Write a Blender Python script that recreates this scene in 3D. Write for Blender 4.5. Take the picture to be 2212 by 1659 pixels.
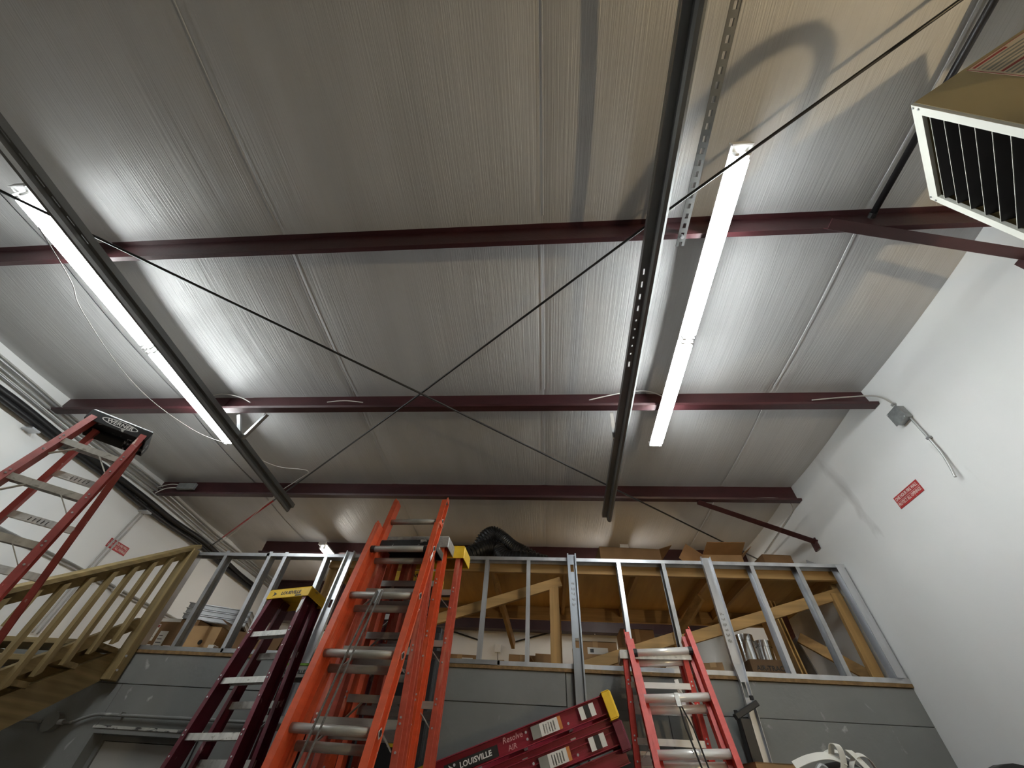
import bpy, math, random
from mathutils import Vector, Matrix
R = math.radians
random.seed(7)
for o in list(bpy.data.objects): bpy.data.objects.remove(o)
SC = bpy.context.scene
COL = SC.collection

# ---------------------------------------------------------------- camera
CAM = Vector((0, 0, 1.85))
FPX = 831.0
def basis(y, p, r):
    f = Vector((math.sin(y)*math.cos(p), math.cos(y)*math.cos(p), math.sin(p)))
    r0 = Vector((math.cos(y), -math.sin(y), 0)); u0 = r0.cross(f)
    return r0*math.cos(r)+u0*math.sin(r), u0*math.cos(r)-r0*math.sin(r), f
RT, UP, FW = basis(R(-6.5126), R(47.0696), R(4.1005))
cd = bpy.data.cameras.new('camera'); cam = bpy.data.objects.new('camera', cd); COL.objects.link(cam)
cd.sensor_fit = 'HORIZONTAL'; cd.sensor_width = 36.0; cd.lens = FPX/2212*36.0
cd.clip_start = 0.02; cd.clip_end = 100
m3 = Matrix((RT, UP, -FW)).transposed()
cam.matrix_world = Matrix.Translation(CAM) @ m3.to_4x4()
SC.camera = cam

# ---------------------------------------------------------------- world, exposure
w = bpy.data.worlds.new('world'); SC.world = w; w.use_nodes = True
w.node_tree.nodes['Background'].inputs[0].default_value = (0.02, 0.02, 0.022, 1)
w.node_tree.nodes['Background'].inputs[1].default_value = 0.3
SC.view_settings.view_transform = 'Standard'; SC.view_settings.look = 'None'
SC.view_settings.exposure = 0.42; SC.view_settings.gamma = 1.0; SC.view_settings.use_curve_mapping = False
TUBE_STRENGTH = 46.0
LAMP_WATTS = 62.0

# ---------------------------------------------------------------- helpers
def tag(o, label=None, cat=None, group=None, kind=None):
    if label: o['label'] = label
    if cat: o['category'] = cat
    if group: o['group'] = group
    if kind: o['kind'] = kind
    return o
def empty(name, loc=(0, 0, 0), M=None):
    o = bpy.data.objects.new(name, None); o.empty_display_size = .1; COL.objects.link(o)
    if M is not None: o.matrix_world = M
    else: o.location = loc
    return o
def frame(d, up):
    d = d.normalized(); up = Vector(up)
    if abs(d.dot(up.normalized())) > .999: up = Vector((0, 1, 0)) if abs(d.y) < .9 else Vector((1, 0, 0))
    s = d.cross(up).normalized(); u = s.cross(d).normalized()
    return s, u, d
class MB:
    def __init__(s): s.v = []; s.f = []
    def add(s, vs, fs):
        b = len(s.v); s.v += [Vector(q) for q in vs]; s.f += [tuple(b+i for i in q) for q in fs]; return s
    def box(s, c, d, M=None):
        c = Vector(c); x, y, z = d[0]/2, d[1]/2, d[2]/2
        vs = [Vector((i*x, j*y, k*z)) for k in (-1, 1) for j in (-1, 1) for i in (-1, 1)]
        vs = [c+(M @ q if M else q) for q in vs]
        return s.add(vs, [(0, 2, 3, 1), (4, 5, 7, 6), (0, 1, 5, 4), (2, 6, 7, 3), (0, 4, 6, 2), (1, 3, 7, 5)])
    def bb(s, a, b):
        a = Vector(a); b = Vector(b)
        return s.box((a+b)/2, [abs(q) for q in (b-a)])
    def extr(s, prof, p0, p1, up=(0, 0, 1), cap=True):
        p0 = Vector(p0); p1 = Vector(p1); S, U, D = frame(p1-p0, up); n = len(prof)
        vs = [p0+S*a+U*b for a, b in prof]+[p1+S*a+U*b for a, b in prof]
        fs = [(i, (i+1) % n, n+(i+1) % n, n+i) for i in range(n)]
        if cap: fs += [tuple(range(n-1, -1, -1)), tuple(range(n, 2*n))]
        return s.add(vs, fs)
    def bar(s, p0, p1, wd, h, up=(0, 0, 1)):
        a, b = wd/2, h/2
        return s.extr([(-a, -b), (a, -b), (a, b), (-a, b)], p0, p1, up)
    def cyl(s, p0, p1, r, n=12, r1=None, up=(0, 0, 1), cap=True):
        p0 = Vector(p0); p1 = Vector(p1); S, U, D = frame(p1-p0, up); r1 = r if r1 is None else r1
        c = [(math.cos(2*math.pi*i/n), math.sin(2*math.pi*i/n)) for i in range(n)]
        vs = [p0+(S*a+U*b)*r for a, b in c]+[p1+(S*a+U*b)*r1 for a, b in c]
        fs = [(i, (i+1) % n, n+(i+1) % n, n+i) for i in range(n)]
        if cap: fs += [tuple(range(n-1, -1, -1)), tuple(range(n, 2*n))]
        return s.add(vs, fs)
    def tube(s, pts, r, n=8, up=(0, 0, 1)):
        pts = [Vector(p) for p in pts]; rs = r if isinstance(r, list) else [r]*len(pts); b = len(s.v)
        d0 = (pts[1]-pts[0]).normalized(); S, U, _ = frame(d0, up); prev = d0
        for k, p in enumerate(pts):
            d = (pts[min(k+1, len(pts)-1)]-pts[max(k-1, 0)]).normalized()
            q = prev.rotation_difference(d); S = q @ S; U = q @ U; prev = d
            for i in range(n):
                a = 2*math.pi*i/n; s.v.append(p+(S*math.cos(a)+U*math.sin(a))*rs[k])
        for k in range(len(pts)-1):
            for i in range(n):
                s.f.append((b+k*n+i, b+k*n+(i+1) % n, b+(k+1)*n+(i+1) % n, b+(k+1)*n+i))
        s.f.append(tuple(b+i for i in range(n-1, -1, -1))); e = b+(len(pts)-1)*n; s.f.append(tuple(e+i for i in range(n)))
        return s
    def plate(s, poly, off):
        """flat outline with thickness along the vector off"""
        off = Vector(off); n = len(poly); vs = [Vector(p) for p in poly]
        return s.add(vs+[p+off for p in vs], [(i, (i+1) % n, n+(i+1) % n, n+i) for i in range(n)]+[tuple(range(n-1, -1, -1)), tuple(range(n, 2*n))])
    def mesh(s, name, org=(0, 0, 0)):
        org = Vector(org); me = bpy.data.meshes.new(name)
        me.from_pydata([tuple(q-org) for q in s.v], [], s.f); me.validate()
        import bmesh
        bm = bmesh.new(); bm.from_mesh(me); bmesh.ops.recalc_face_normals(bm, faces=bm.faces); bm.to_mesh(me); bm.free()
        return me
    def build(s, name, m, parent=None, org=None, smooth=False, bevel=0):
        if org is None:
            q = parent
            while q is not None and q.parent is not None: q = q.parent
            org = q.location if q is not None and q.get('_w') else (0, 0, 0)
        me = s.mesh(name, org); me.materials.append(m)
        o = bpy.data.objects.new(name, me); COL.objects.link(o)
        if parent is not None: o.parent = parent
        else: o.location = org
        if smooth:
            for p in me.polygons: p.use_smooth = len(p.vertices) <= 4
        if bevel:
            b = o.modifiers.new('bevel', 'BEVEL'); b.width = bevel; b.segments = 1; b.limit_method = 'ANGLE'
        return o
def wroot(name, loc):
    """root whose parts are given in world coordinates"""
    o = empty(name, loc); o['_w'] = 1; return o
def spline(pts, n=8):
    pts = [Vector(p) for p in pts]; out = []
    for i in range(len(pts)-1):
        a = pts[max(i-1, 0)]; b = pts[i]; c = pts[i+1]; d = pts[min(i+2, len(pts)-1)]
        for k in range(n):
            t = k/n; out.append(.5*((2*b)+(c-a)*t+(2*a-5*b+4*c-d)*t*t+(3*b-a-3*c+d)*t**3))
    out.append(pts[-1]); return out
_texts = {}
def text(body, size, m, parent, M, name='lettering', align='CENTER', sx=1.0, bold=0.0, shear=0.0):
    cu = bpy.data.curves.new('t', 'FONT'); cu.body = body; cu.size = size; cu.align_x = align; cu.align_y = 'CENTER'
    cu.extrude = .0004; cu.offset = bold; cu.shear = shear; cu.resolution_u = 2
    t = bpy.data.objects.new('t', cu); COL.objects.link(t)
    dg = bpy.context.evaluated_depsgraph_get(); me = bpy.data.meshes.new_from_object(t.evaluated_get(dg))
    bpy.data.objects.remove(t); me.materials.clear(); me.materials.append(m)
    me.transform(Matrix.Diagonal((sx, 1, 1, 1))); me.transform(M)
    o = bpy.data.objects.new(name, me); COL.objects.link(o); o.parent = parent
    return o
def mtx(x, y, z, o):
    return Matrix((Vector(x).normalized(), Vector(y).normalized(), Vector(z).normalized())).transposed().to_4x4().copy() if o is None else Matrix.Translation(Vector(o)) @ Matrix((Vector(x).normalized(), Vector(y).normalized(), Vector(z).normalized())).transposed().to_4x4()

# ---------------------------------------------------------------- materials
def mat(name, col, rough=.5, metal=0., var=.12, vs=(6, 6, 6), bump=0., bs=(60, 60, 60), spec=.5, col2=None, thr=None, ts=(4, 4, 4), coat=0.):
    """procedural: base colour varied by noise, optional second colour in thresholded patches, noise bump"""
    m = bpy.data.materials.new(name); m.use_nodes = True; nt = m.node_tree; N = nt.nodes; L = nt.links
    b = N['Principled BSDF']; b.inputs['Roughness'].default_value = rough; b.inputs['Metallic'].default_value = metal
    b.inputs['Specular IOR Level'].default_value = spec; b.inputs['Coat Weight'].default_value = coat
    tc = N.new('ShaderNodeTexCoord')
    def noise(scale, detail=4, dist=0.):
        mp = N.new('ShaderNodeMapping'); mp.inputs['Scale'].default_value = scale; L.new(tc.outputs['Object'], mp.inputs[0])
        n = N.new('ShaderNodeTexNoise'); n.inputs['Scale'].default_value = 1; n.inputs['Detail'].default_value = detail
        n.inputs['Distortion'].default_value = dist; L.new(mp.outputs[0], n.inputs['Vector']); return n
    n = noise(vs); cr = N.new('ShaderNodeValToRGB'); L.new(n.outputs['Fac'], cr.inputs[0])
    cr.color_ramp.elements[0].position = .3; cr.color_ramp.elements[1].position = .7
    cr.color_ramp.elements[0].color = [max(0, c*(1-var)) for c in col]+[1]; cr.color_ramp.elements[1].color = [min(1, c*(1+var)) for c in col]+[1]
    out = cr.outputs[0]
    if col2:
        n2 = noise(ts, 6, .4); r2 = N.new('ShaderNodeValToRGB'); L.new(n2.outputs['Fac'], r2.inputs[0])
        r2.color_ramp.elements[0].position = thr[0]; r2.color_ramp.elements[1].position = thr[1]
        mx = N.new('ShaderNodeMix'); mx.data_type = 'RGBA'; L.new(r2.outputs[0], mx.inputs[0]); L.new(out, mx.inputs[6])
        mx.inputs[7].default_value = list(col2)+[1]; out = mx.outputs[2]
    L.new(out, b.inputs['Base Color'])
    if bump:
        n3 = noise(bs, 5); bp = N.new('ShaderNodeBump'); bp.inputs['Strength'].default_value = bump; bp.inputs['Distance'].default_value = .01
        L.new(n3.outputs['Fac'], bp.inputs['Height']); L.new(bp.outputs[0], b.inputs['Normal'])
    return m
def emit(name, col, st):
    m = bpy.data.materials.new(name); m.use_nodes = True; b = m.node_tree.nodes['Principled BSDF']
    b.inputs['Base Color'].default_value = (.9, .9, .9, 1); b.inputs['Emission Color'].default_value = list(col)+[1]; b.inputs['Emission Strength'].default_value = st
    return m
M = {}
M['vinyl'] = mat('insulation vinyl', (.51, .508, .507), .34, 0, .07, (5, .6, 5), .36, (115, .9, 30), .5)
M['wall'] = mat('white wall paint', (.84, .85, .845), .6, 0, .03, (1.5, 1.5, 1.5), .05, (40, 40, 40), .35, col2=(.62, .62, .61), thr=(.68, .8), ts=(1.2, 3.2, 1.1))
M['floor'] = mat('concrete floor', (.30, .29, .27), .6, 0, .2, (2, 2, 2), .1, (20, 20, 20))
M['grey'] = mat('grey wall paint', (.185, .19, .185), .45, 0, .08, (2.5, 2.5, 2.5), .12, (30, 30, 30), .4, col2=(.36, .36, .35), thr=(.665, .70), ts=(7, 7, 4))
M['primer'] = mat('red oxide primer', (.05, .0135, .016), .42, 0, .25, (3, 9, 9), .1, (40, 40, 40), .45)
M['galv'] = mat('galvanised steel', (.56, .575, .60), .38, .65, .16, (9, 9, 2.5), .05, (60, 60, 8), .5)
M['galv_bright'] = mat('bright galvanised steel', (.80, .83, .87), .28, .7, .1, (8, 8, 2), .03, (30, 30, 5), .5)
M['galv_dull'] = mat('dull galvanised steel', (.40, .41, .42), .45, .8, .15, (10, 10, 10), .05, (60, 60, 60), .4)
M['track'] = mat('door track steel', (.17, .172, .17), .42, .7, .2, (8, 2, 8), .05, (40, 40, 40))
M['alu'] = mat('worn aluminium', (.66, .66, .63), .4, .45, .15, (40, 6, 6), .08, (90, 6, 6), .5, col2=(.30, .29, .26), thr=(.60, .72), ts=(22, 40, 40))
M['alu_bright'] = mat('bright aluminium', (.93, .93, .91), .28, .3, .06, (5, 60, 60), .08, (5, 220, 220), .5)
M['alu_grey'] = mat('grey aluminium', (.33, .325, .30), .45, .35, .15, (8, 40, 40), .08, (8, 160, 160), .5)
M['blackmetal'] = mat('black steel', (.018, .017, .018), .4, .2, .2)
M['blackpl'] = mat('black plastic', (.014, .014, .015), .42, 0, .2, spec=.5)
M['cap_black'] = mat('scuffed black plastic', (.02, .021, .023), .4, 0, .2, col2=(.62, .62, .60), thr=(.615, .655), ts=(14, 14, 14))
M['orange'] = mat('orange fibreglass', (.56, .085, .028), .45, 0, .12, (4, 4, 30), .12, (160, 160, 6), .45, col2=(.62, .26, .17), thr=(.64, .74), ts=(25, 25, 3))
M['orange_old'] = mat('faded orange fibreglass', (.44, .085, .05), .5, 0, .15, (4, 4, 30), .12, (160, 160, 6), .4, col2=(.52, .22, .16), thr=(.58, .72), ts=(25, 25, 3))
M['red'] = mat('red fibreglass', (.55, .055, .04), .4, 0, .1, (4, 4, 30), .1, (160, 160, 6), .45, col2=(.60, .17, .14), thr=(.64, .74), ts=(25, 25, 3))
M['old_red'] = mat('worn red fibreglass', (.27, .042, .034), .45, 0, .15, (6, 6, 20), .1, (120, 120, 8), .45, col2=(.55, .42, .38), thr=(.66, .70), ts=(18, 18, 9))
M['maroon'] = mat('maroon fibreglass', (.115, .012, .026), .38, 0, .12, (4, 4, 20), .1, (160, 160, 6), .5, col2=(.40, .22, .22), thr=(.68, .73), ts=(16, 16, 9))
M['maroon_red'] = mat('crimson fibreglass', (.27, .018, .036), .36, 0, .1, (4, 4, 20), .1, (160, 160, 6), .5)
M['yellow'] = mat('yellow plastic', (.74, .47, .03), .45, 0, .08, (20, 20, 20), 0, spec=.4, col2=(.30, .19, .05), thr=(.64, .72), ts=(16, 16, 16))
M['greycap'] = mat('grey cast cap', (.34, .335, .32), .5, .3, .2, (30, 30, 30), .2, (80, 80, 80))
M['green'] = mat('green plastic', (.16, .32, .03), .5, 0, .25, (20, 20, 20))
for ax, v in (('x', (1.2, 26, 26)), ('y', (26, 1.2, 26)), ('z', (26, 26, 1.2))):
    M['pine_'+ax] = mat('pine lumber '+ax, (.40, .245, .095), .6, 0, .22, v, .12, v, .3, col2=(.16, .075, .022), thr=(.70, .75), ts=tuple(4 if q > 2 else 2.5 for q in v))
    M['ptwood_'+ax] = mat('treated lumber '+ax, (.205, .15, .066), .6, 0, .25, v, .12, v, .3, col2=(.10, .06, .02), thr=(.66, .74), ts=tuple(8 if q > 2 else 2.5 for q in v))
M['ply'] = mat('plywood', (.50, .315, .115), .6, 0, .12, (14, 1.5, 14), .06, (40, 3, 40), .3)
M['osb'] = mat('board edge', (.20, .125, .055), .7, 0, .3, (30, 30, 30), .2, (90, 90, 90), .2)
M['card'] = mat('cardboard', (.34, .205, .10), .75, 0, .08, (9, 9, 9), .05, (80, 80, 10), .2)
M['card_dark'] = mat('brown cardboard', (.20, .115, .055), .75, 0, .1, (9, 9, 9), .05, (80, 80, 10), .2)
M['card_light'] = mat('pale cardboard', (.48, .31, .155), .75, 0, .06, (9, 9, 9), .05, (80, 80, 10), .2)
M['card_deep'] = mat('deep brown cardboard', (.13, .075, .035), .75, 0, .1, (9, 9, 9))
M['paper'] = mat('white paper', (.74, .73, .70), .6, 0, .05)
M['ink'] = mat('black ink', (.012, .012, .012), .5, 0, .1)
M['ink_red'] = mat('red ink', (.30, .03, .03), .5, 0, .1)
M['ink_white'] = mat('white print', (.72, .72, .70), .5, 0, .05)
M['ink_pink'] = mat('pink marker', (.62, .34, .34), .5, 0, .1)
M['ink_grey'] = mat('grey print', (.22, .22, .20), .5, 0, .2)
M['ink_orange'] = mat('orange print', (.55, .20, .05), .5, 0, .1)
M['signred'] = mat('sign red', (.42, .03, .03), .5, 0, .15, col2=(.55, .32, .30), thr=(.66, .72), ts=(40, 40, 40))
M['signink'] = mat('sign lettering', (.75, .62, .58), .5, 0, .1)
M['hose'] = mat('black flexible hose', (.012, .012, .013), .38, 0, .2, spec=.5)
M['white'] = mat('white enamel', (.78, .78, .77), .4, 0, .05)
M['heater'] = mat('tan enamel', (.34, .275, .14), .38, 0, .06, (3, 3, 3), .03, (60, 60, 60), .5)
M['cream'] = mat('cream enamel', (.66, .665, .60), .4, 0, .04)
M['wire'] = mat('grey cable jacket', (.42, .41, .39), .5, 0, .1)
M['wirewhite'] = mat('white cable jacket', (.62, .60, .57), .5, 0, .1)
M['conduit'] = mat('conduit', (.50, .51, .51), .38, .7, .1)
M['boxgrey'] = mat('electrical box', (.27, .285, .29), .45, .5, .2, (20, 20, 20))
M['pvc'] = mat('white vinyl pipe', (.74, .75, .75), .4, 0, .04)
M['duct'] = mat('shiny duct', (.80, .81, .82), .16, 1., .08, (3, 3, 12))
M['strap'] = mat('off white webbing', (.70, .69, .64), .6, 0, .06)
M['bag'] = mat('black plastic bag', (.012, .012, .013), .3, 0, .2, bump=.6, bs=(14, 14, 14))
M['rope'] = mat('grey rope', (.10, .095, .085), .8, 0, .3, (80, 80, 80), .4, (200, 200, 200))
M['brick_red'] = mat('red oxide column', (.10, .028, .02), .5, 0, .2)
M['tube'] = emit('fluorescent tube', (.95, 1.0, 1.0), TUBE_STRENGTH)
M['tube_dim'] = emit('old fluorescent tube', (1.0, .97, .90), TUBE_STRENGTH*.45)
M['bulb'] = emit('warm bulb', (1, .78, .5), 12)

# ---------------------------------------------------------------- room
XL, XR, YB, YF, YR = -4.875, 2.816, 3.9, 7.3, -6.0
ZP, ZG = 2.60, 3.51          # top of the partition wall, top of the guard rail
def rz(y): return 4.4965-.02095*y
PUR = [1.0, 2.547, 4.02, 5.59]
T = .12
tag(MB().bb((XL-T, YR-T, -.1), (XR+T, YF+T, 0)).build('floor', M['floor']), kind='structure')
def wall(name, a, b, m=M['wall']): return tag(MB().bb(a, b).build(name, m), kind='structure')
wall('wall_left', (XL-T, YR-T, 0), (XL, YF+T, 4.85))
wall('wall_right', (XR, YR-T, 0), (XR+T, YF+T, 4.85))
wall('wall_far', (XL, YF, 0), (XR, YF+T, 4.85))
wall('wall_rear', (XL, YR-T, 0), (XR, YR, 4.85))
# ceiling: roof deck with the hanging insulation strips below it
ce = MB().add([(XL, YR, rz(YR)+.02), (XR, YR, rz(YR)+.02), (XR, YF, rz(YF)+.02), (XL, YF, rz(YF)+.02), (XL, YR, rz(YR)+.12), (XR, YR, rz(YR)+.12), (XR, YF, rz(YF)+.12), (XL, YF, rz(YF)+.12)],
     [(0, 1, 2, 3), (7, 6, 5, 4), (0, 4, 5, 1), (1, 5, 6, 2), (2, 6, 7, 3), (3, 7, 4, 0)]).build('ceiling', M['vinyl'])
tag(ce, kind='structure')
PY = [-6.0, -5.0, -3.5, -2.0, -.5]+PUR+[7.1, 7.4]
def sag(y):
    for a, b in zip(PY, PY[1:]):
        if a <= y <= b:
            t = (y-a)/(b-a); return .04*math.sin(math.pi*t)**.8*min(1, (b-a)/1.4)
    return 0
EDG = [XL, -3.64, -1.81, .022, 2.04, XR]
for si in range(len(EDG)-1):
    x0, x1 = EDG[si], EDG[si+1]; nx = max(14, int((x1-x0)/.04)); ys = []
    y = YR
    while y < YF: ys.append(y); y += .3 if y < -1 else .075
    ys.append(YF)
    rr = random.Random(si); W = [(rr.uniform(10, 60), rr.uniform(0, 7), rr.uniform(.3, 1), rr.uniform(.4, 2.2), rr.uniform(0, 6)) for _ in range(9)]
    vs = []
    for yy in ys:
        for i in range(nx+1):
            x = x0+(x1-x0)*i/nx; e = min(x-x0, x1-x); wv = 0
            for fx, ph, am, fy, py in W: wv += am*math.sin(fx*x+ph+.25*math.sin(fy*yy+py))*(.5+.5*math.sin(fy*yy*1.7+py*2))
            tuck = .006*math.exp(-(e/.02)**2) if 0 < si < len(EDG)-1 or e > 0 else 0
            sg = sag(yy)
            vs.append((x, yy, rz(yy)-sg*(1-.25*math.exp(-(e/.15)**2))-.0008*wv*min(1, sg/.012)+tuck))
    n = nx+1
    fs = [(j*n+i, (j+1)*n+i, (j+1)*n+i+1, j*n+i+1) for j in range(len(ys)-1) for i in range(nx)]
    o = MB().add(vs, fs).build('insulation_strip', M['vinyl'], ce, smooth=True)
    for p in o.data.polygons: p.use_smooth = True
    if si:   # stapled tab where two strips meet
        for ya, yb in zip(PY, PY[1:]):
            if yb-ya < .5 or yb < -1 or si == 1: continue
            mbt = MB(); n6 = 8; yq = [ya+.09+(yb-ya-.18)*q/n6 for q in range(n6+1)]
            zq = [rz(q)-sag(q)*.75-.004 for q in yq]
            for q in range(n6): mbt.extr([(-.004, 0), (.004, 0), (.002, -.004), (-.002, -.004)], (x0, yq[q], zq[q]), (x0, yq[q+1], zq[q+1]))
            mbt.build('seam_tab', M['vinyl'], ce)

# grey partition wall under the mezzanine, boards and sheets one by one
DX0, DX1, DZ = -3.604, -2.69, 2.073
pw = MB()
for a, b in (((XL, YB+.02, 0), (DX0, YB+.12, ZP-.04)), ((DX0, YB+.02, DZ), (DX1, YB+.12, ZP-.04)), ((DX1, YB+.02, 0), (XR, YB+.12, ZP-.04))): pw.bb(a, b)
pb = tag(pw.build('wall_back', M['grey']), kind='structure')
def gboard(a, b, name='board', dy=0.): MB().bb((a[0], YB+dy, a[1]), (b[0], YB+.022, b[1])).build(name, M['grey'], pb, bevel=.002)
gboard((XL, 2.358), (-3.812, 2.572)); gboard((-3.805, 2.358), (-1.30, 2.575)); gboard((-1.297, 2.358), (.163, 2.575)); gboard((.168, 2.351), (XR, 2.573), dy=.003)
gboard((XL, 0), (DX0, 2.354), 'sheet', .004); gboard((DX0+.003, DZ), (DX1-.003, 2.354), 'sheet', .004)
for a, b in ((DX1, -1.5), (-1.497, .93), (.933, XR)): gboard((a, 0), (b, 2.3535 if a < 0 else 2.348), 'sheet', .004 if a < 1.9 else .006)
# door with its frame
d1 = wroot('door_1', (-3.15, YB+.06, 0)); tag(d1, kind='structure')
for a, b, nm in (((DX0, YB-.012, 0), (DX0+.03, YB+.125, DZ), 'jamb'), ((DX1-.03, YB-.012, 0), (DX1, YB+.125, DZ), 'jamb'), ((DX0+.03, YB-.012, DZ-.03), (DX1-.03, YB+.125, DZ), 'head_jamb')):
    MB().bb(a, b).build(nm, M['grey'], d1)
MB().bb((DX0-.004, YB-.018, DZ), (DX1+.02, YB+.002, DZ+.018)).build('head_trim', mat('chipped trim paint', (.42, .42, .39), .6, 0, .2, col2=(.05, .05, .05), thr=(.5, .56), ts=(14, 30, 30)), d1)
for a, b in (((DX0+.03, YB+.085, 0), (DX0+.065, YB+.125, DZ-.03)), ((DX1-.065, YB+.085, 0), (DX1-.03, YB+.125, DZ-.03)), ((DX0+.065, YB+.085, DZ-.065), (DX1-.065, YB+.125, DZ-.03))):
    MB().bb(a, b).build('stop', M['grey'], d1)
MB().bb((DX0+.068, YB+.10, .01), (DX1-.068, YB+.14, DZ-.069)).build('leaf', mat('pale door paint', (.42, .42, .40), .45, 0, .05), d1)
# mezzanine deck
fu = tag(MB().bb((XL, YB+.02, ZP-.045), (XR, YF, ZP-.02)).build('floor_upper', M['ply']), kind='structure')
MB().bb((-3.70, YB-.012, 2.576), (XR, YB+.025, ZP)).build('edge_strip', M['osb'], fu)

# ---------------------------------------------------------------- roof steel
def purlin(y, x0, x1, toward, lap, label, h=.2, fl=.065):
    r = wroot('roof_purlin', ((x0+x1)/2, y, rz(y))); tag(r, label, 'beam', 'red roof purlins'); t = .006
    s = -1 if toward else 1
    def zp(a, b, dy, dz):
        # Z section: top flange away from the bottom flange
        q = -s
        pr = [(-q*fl, 0), (-q*fl, -t), (0, -t), (0, -h), (q*fl, -h), (q*fl+q*.008, -h+.02), (q*fl+q*.002, -h+.02), (q*(fl-.006), -h+t), (q*t, -h+t), (q*t, 0)]
        return MB().extr(pr, (a, y+dy, rz(y)-.002+dz), (b, y+dy, rz(y)-.002+dz))
    if lap:
        zp(x0, lap[0], -.008, -.004).build('purlin_length', M['primer'], r)
        zp(lap[1], x1, 0, 0).build('purlin_length', M['primer'], r)
        if len(lap) > 2: zp(lap[2], lap[3], -.009, -.006).build('purlin_length', M['primer'], r)
    else: zp(x0, x1, 0, 0).build('purlin_length', M['primer'], r)
    return r
purlin(PUR[0]-.005, XL+.005, XR-.005, False, None, 'dark red roof purlin nearest the camera, crossing above both lamps', fl=.03)
purlin(PUR[1], XL+.005, XR-.005, True, (-3.1, XL+.005, -2.86, .98), 'dark red roof purlin with the two V hangers, second from the heater')
purlin(PUR[2], XL+.005, XR-.005, True, None, 'dark red roof purlin carrying a grey box at its left end')
purlin(PUR[3], XL+.6, XR-.005, True, None, 'dark red roof purlin just above the mezzanine guard rail')
eb = wroot('eave_beam', (-1, 7.14, 4.0)); tag(eb, 'deep dark red eave beam on the far wall behind the mezzanine', 'beam')
MB().extr([(-.08, -.32), (.08, -.32), (.08, -.30), (.01, -.30), (.01, .30), (.08, .30), (.08, .32), (-.08, .32), (-.08, .30), (-.01, .30), (-.01, -.30), (-.08, -.30)], (XL+.005, 7.14, 4.02), (XR-.005, 7.14, 4.02)).build('web', mat('dark eave primer', (.035, .011, .013), .5, 0, .2), eb)
def angle_brace(p0, p1, label):
    r = wroot('angle_brace', p0); tag(r, label, 'brace')
    MB().extr([(0, 0), (.06, 0), (.06, .006), (.006, .006), (.006, .06), (0, .06)], p0, p1, (0, .3, 1)).build('angle_bar', M['primer'], r)
    MB().box(Vector(p1)-Vector((.006, 0, 0)), (.012, .09, .11)).build('end_plate', M['primer'], r)
angle_brace((1.70, .985, 4.235), (2.81, 1.16, 4.09), 'dark red angle brace from the nearest purlin to the right wall under the heater')
angle_brace((1.70, 3.99, 4.165), (2.81, 4.11, 3.79), 'dark red angle brace beside the right wall above the mezzanine corner')
def rod(pts, label):
    r = wroot('brace_rod', pts[0]); tag(r, label, 'rod', 'crossed roof brace rods')
    MB().tube(pts, .0085, 8).build('rod_bar', M['blackmetal'], r, smooth=True)
    return r
ra = rod([(-4.86, -.752, 4.188), (-3.203, .519, 4.161), (-1.011, 2.199, 4.122), (2.141, 4.678, 4.073), (2.80, 5.196, 4.062)], 'thin dark brace rod running from upper left to lower right under the roof')
rb = rod([(2.80, -.79, 4.199), (1.743, .025, 4.181), (.629, .884, 4.163), (-1.015, 2.209, 4.141), (-4.74, 5.143, 4.074)], 'thin dark brace rod running from upper right to lower left under the roof')
MB().tube([(-3.167, 3.905, 4.103), (-3.77, 4.379, 4.0925), (-4.368, 4.850, 4.081)], .0105, 8).build('red_paint', M['signred'], rb, smooth=True)

# overhead door tracks on hangers
def track(x0, y0, x1, y1, label, slots, hx, mirror, ks=1.0):
    z = lambda y: 4.0765-.02095*y
    r = wroot('door_track', ((x0+x1)/2, (y0+y1)/2, z(1))); tag(r, label, 'track', 'overhead door tracks')
    q = mirror; t = .004
    # curled roller track
    pr = [(0, .0), (q*.012, -.022), (q*.034, -.028), (q*.052, -.016), (q*.055, .006), (q*.051, .006), (q*.048, -.013), (q*.033, -.024), (q*.015, -.019), (q*.004, 0), (q*.004, .03), (0, .03)]
    pr = [(a*ks, b) for a, b in pr]
    MB().extr(pr, (x0, y0, z(y0)), (x1, y1, z(y1))).build('roller_track', M['track'], r)
    # reinforcing angle beside it: flange with slots and upright leg
    d = Vector((x1-x0, y1-y0, z(y1)-z(y0))); Ln = d.length; d.normalize(); b0 = Vector((x0, y0, z(y0)))
    def seg(s0, s1, a, b): MB2.extr([(-q*a*ks, .028), (-q*b*ks, .028), (-q*b*ks, .032), (-q*a*ks, .032)], b0+d*s0, b0+d*s1)
    MB2 = MB(); cur = 0
    for s0, s1, ww in slots:
        seg(cur, s0, 0, .056); seg(s0, s1, 0, .028-ww/2); seg(s0, s1, .028+ww/2, .056); cur = s1
    seg(cur, Ln, 0, .056)
    MB2.extr([(-q*.056*ks, .03), (-q*.052*ks, .03), (-q*.052*ks, .075), (-q*.056*ks, .075)], b0, b0+d*Ln)
    MB2.build('slotted_angle', M['track'], r)
    # V hanger under the second purlin
    yb = 2.70; c = Vector((x0+(x1-x0)*(yb-y0)/(y1-y0), yb, z(yb)+.03))
    for k, dx in enumerate(hx):
        MB().extr([(0, 0), (.03, 0), (.03, .004), (.004, .004), (.004, .03), (0, .03)], c+Vector((-q*.03+.01*k, 0, 0)), (c.x+dx, 2.575, rz(2.547)-.195), (0, 1, 0)).build('hanger_strap', M['galv_dull'], r)
    MB().cyl(c+Vector((-.03, 0, .01)), c+Vector((.03, 0, .01)), .011, 6).build('hanger_bolt', M['galv'], r)
    return r
track(-2.737, -3.0, -2.93, 3.93, 'left overhead door track passing beside the left lamp', [(3.0+.11*k, 3.06+.11*k, .012) for k in range(8)], (-.02, .25), -1, .55)
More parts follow.
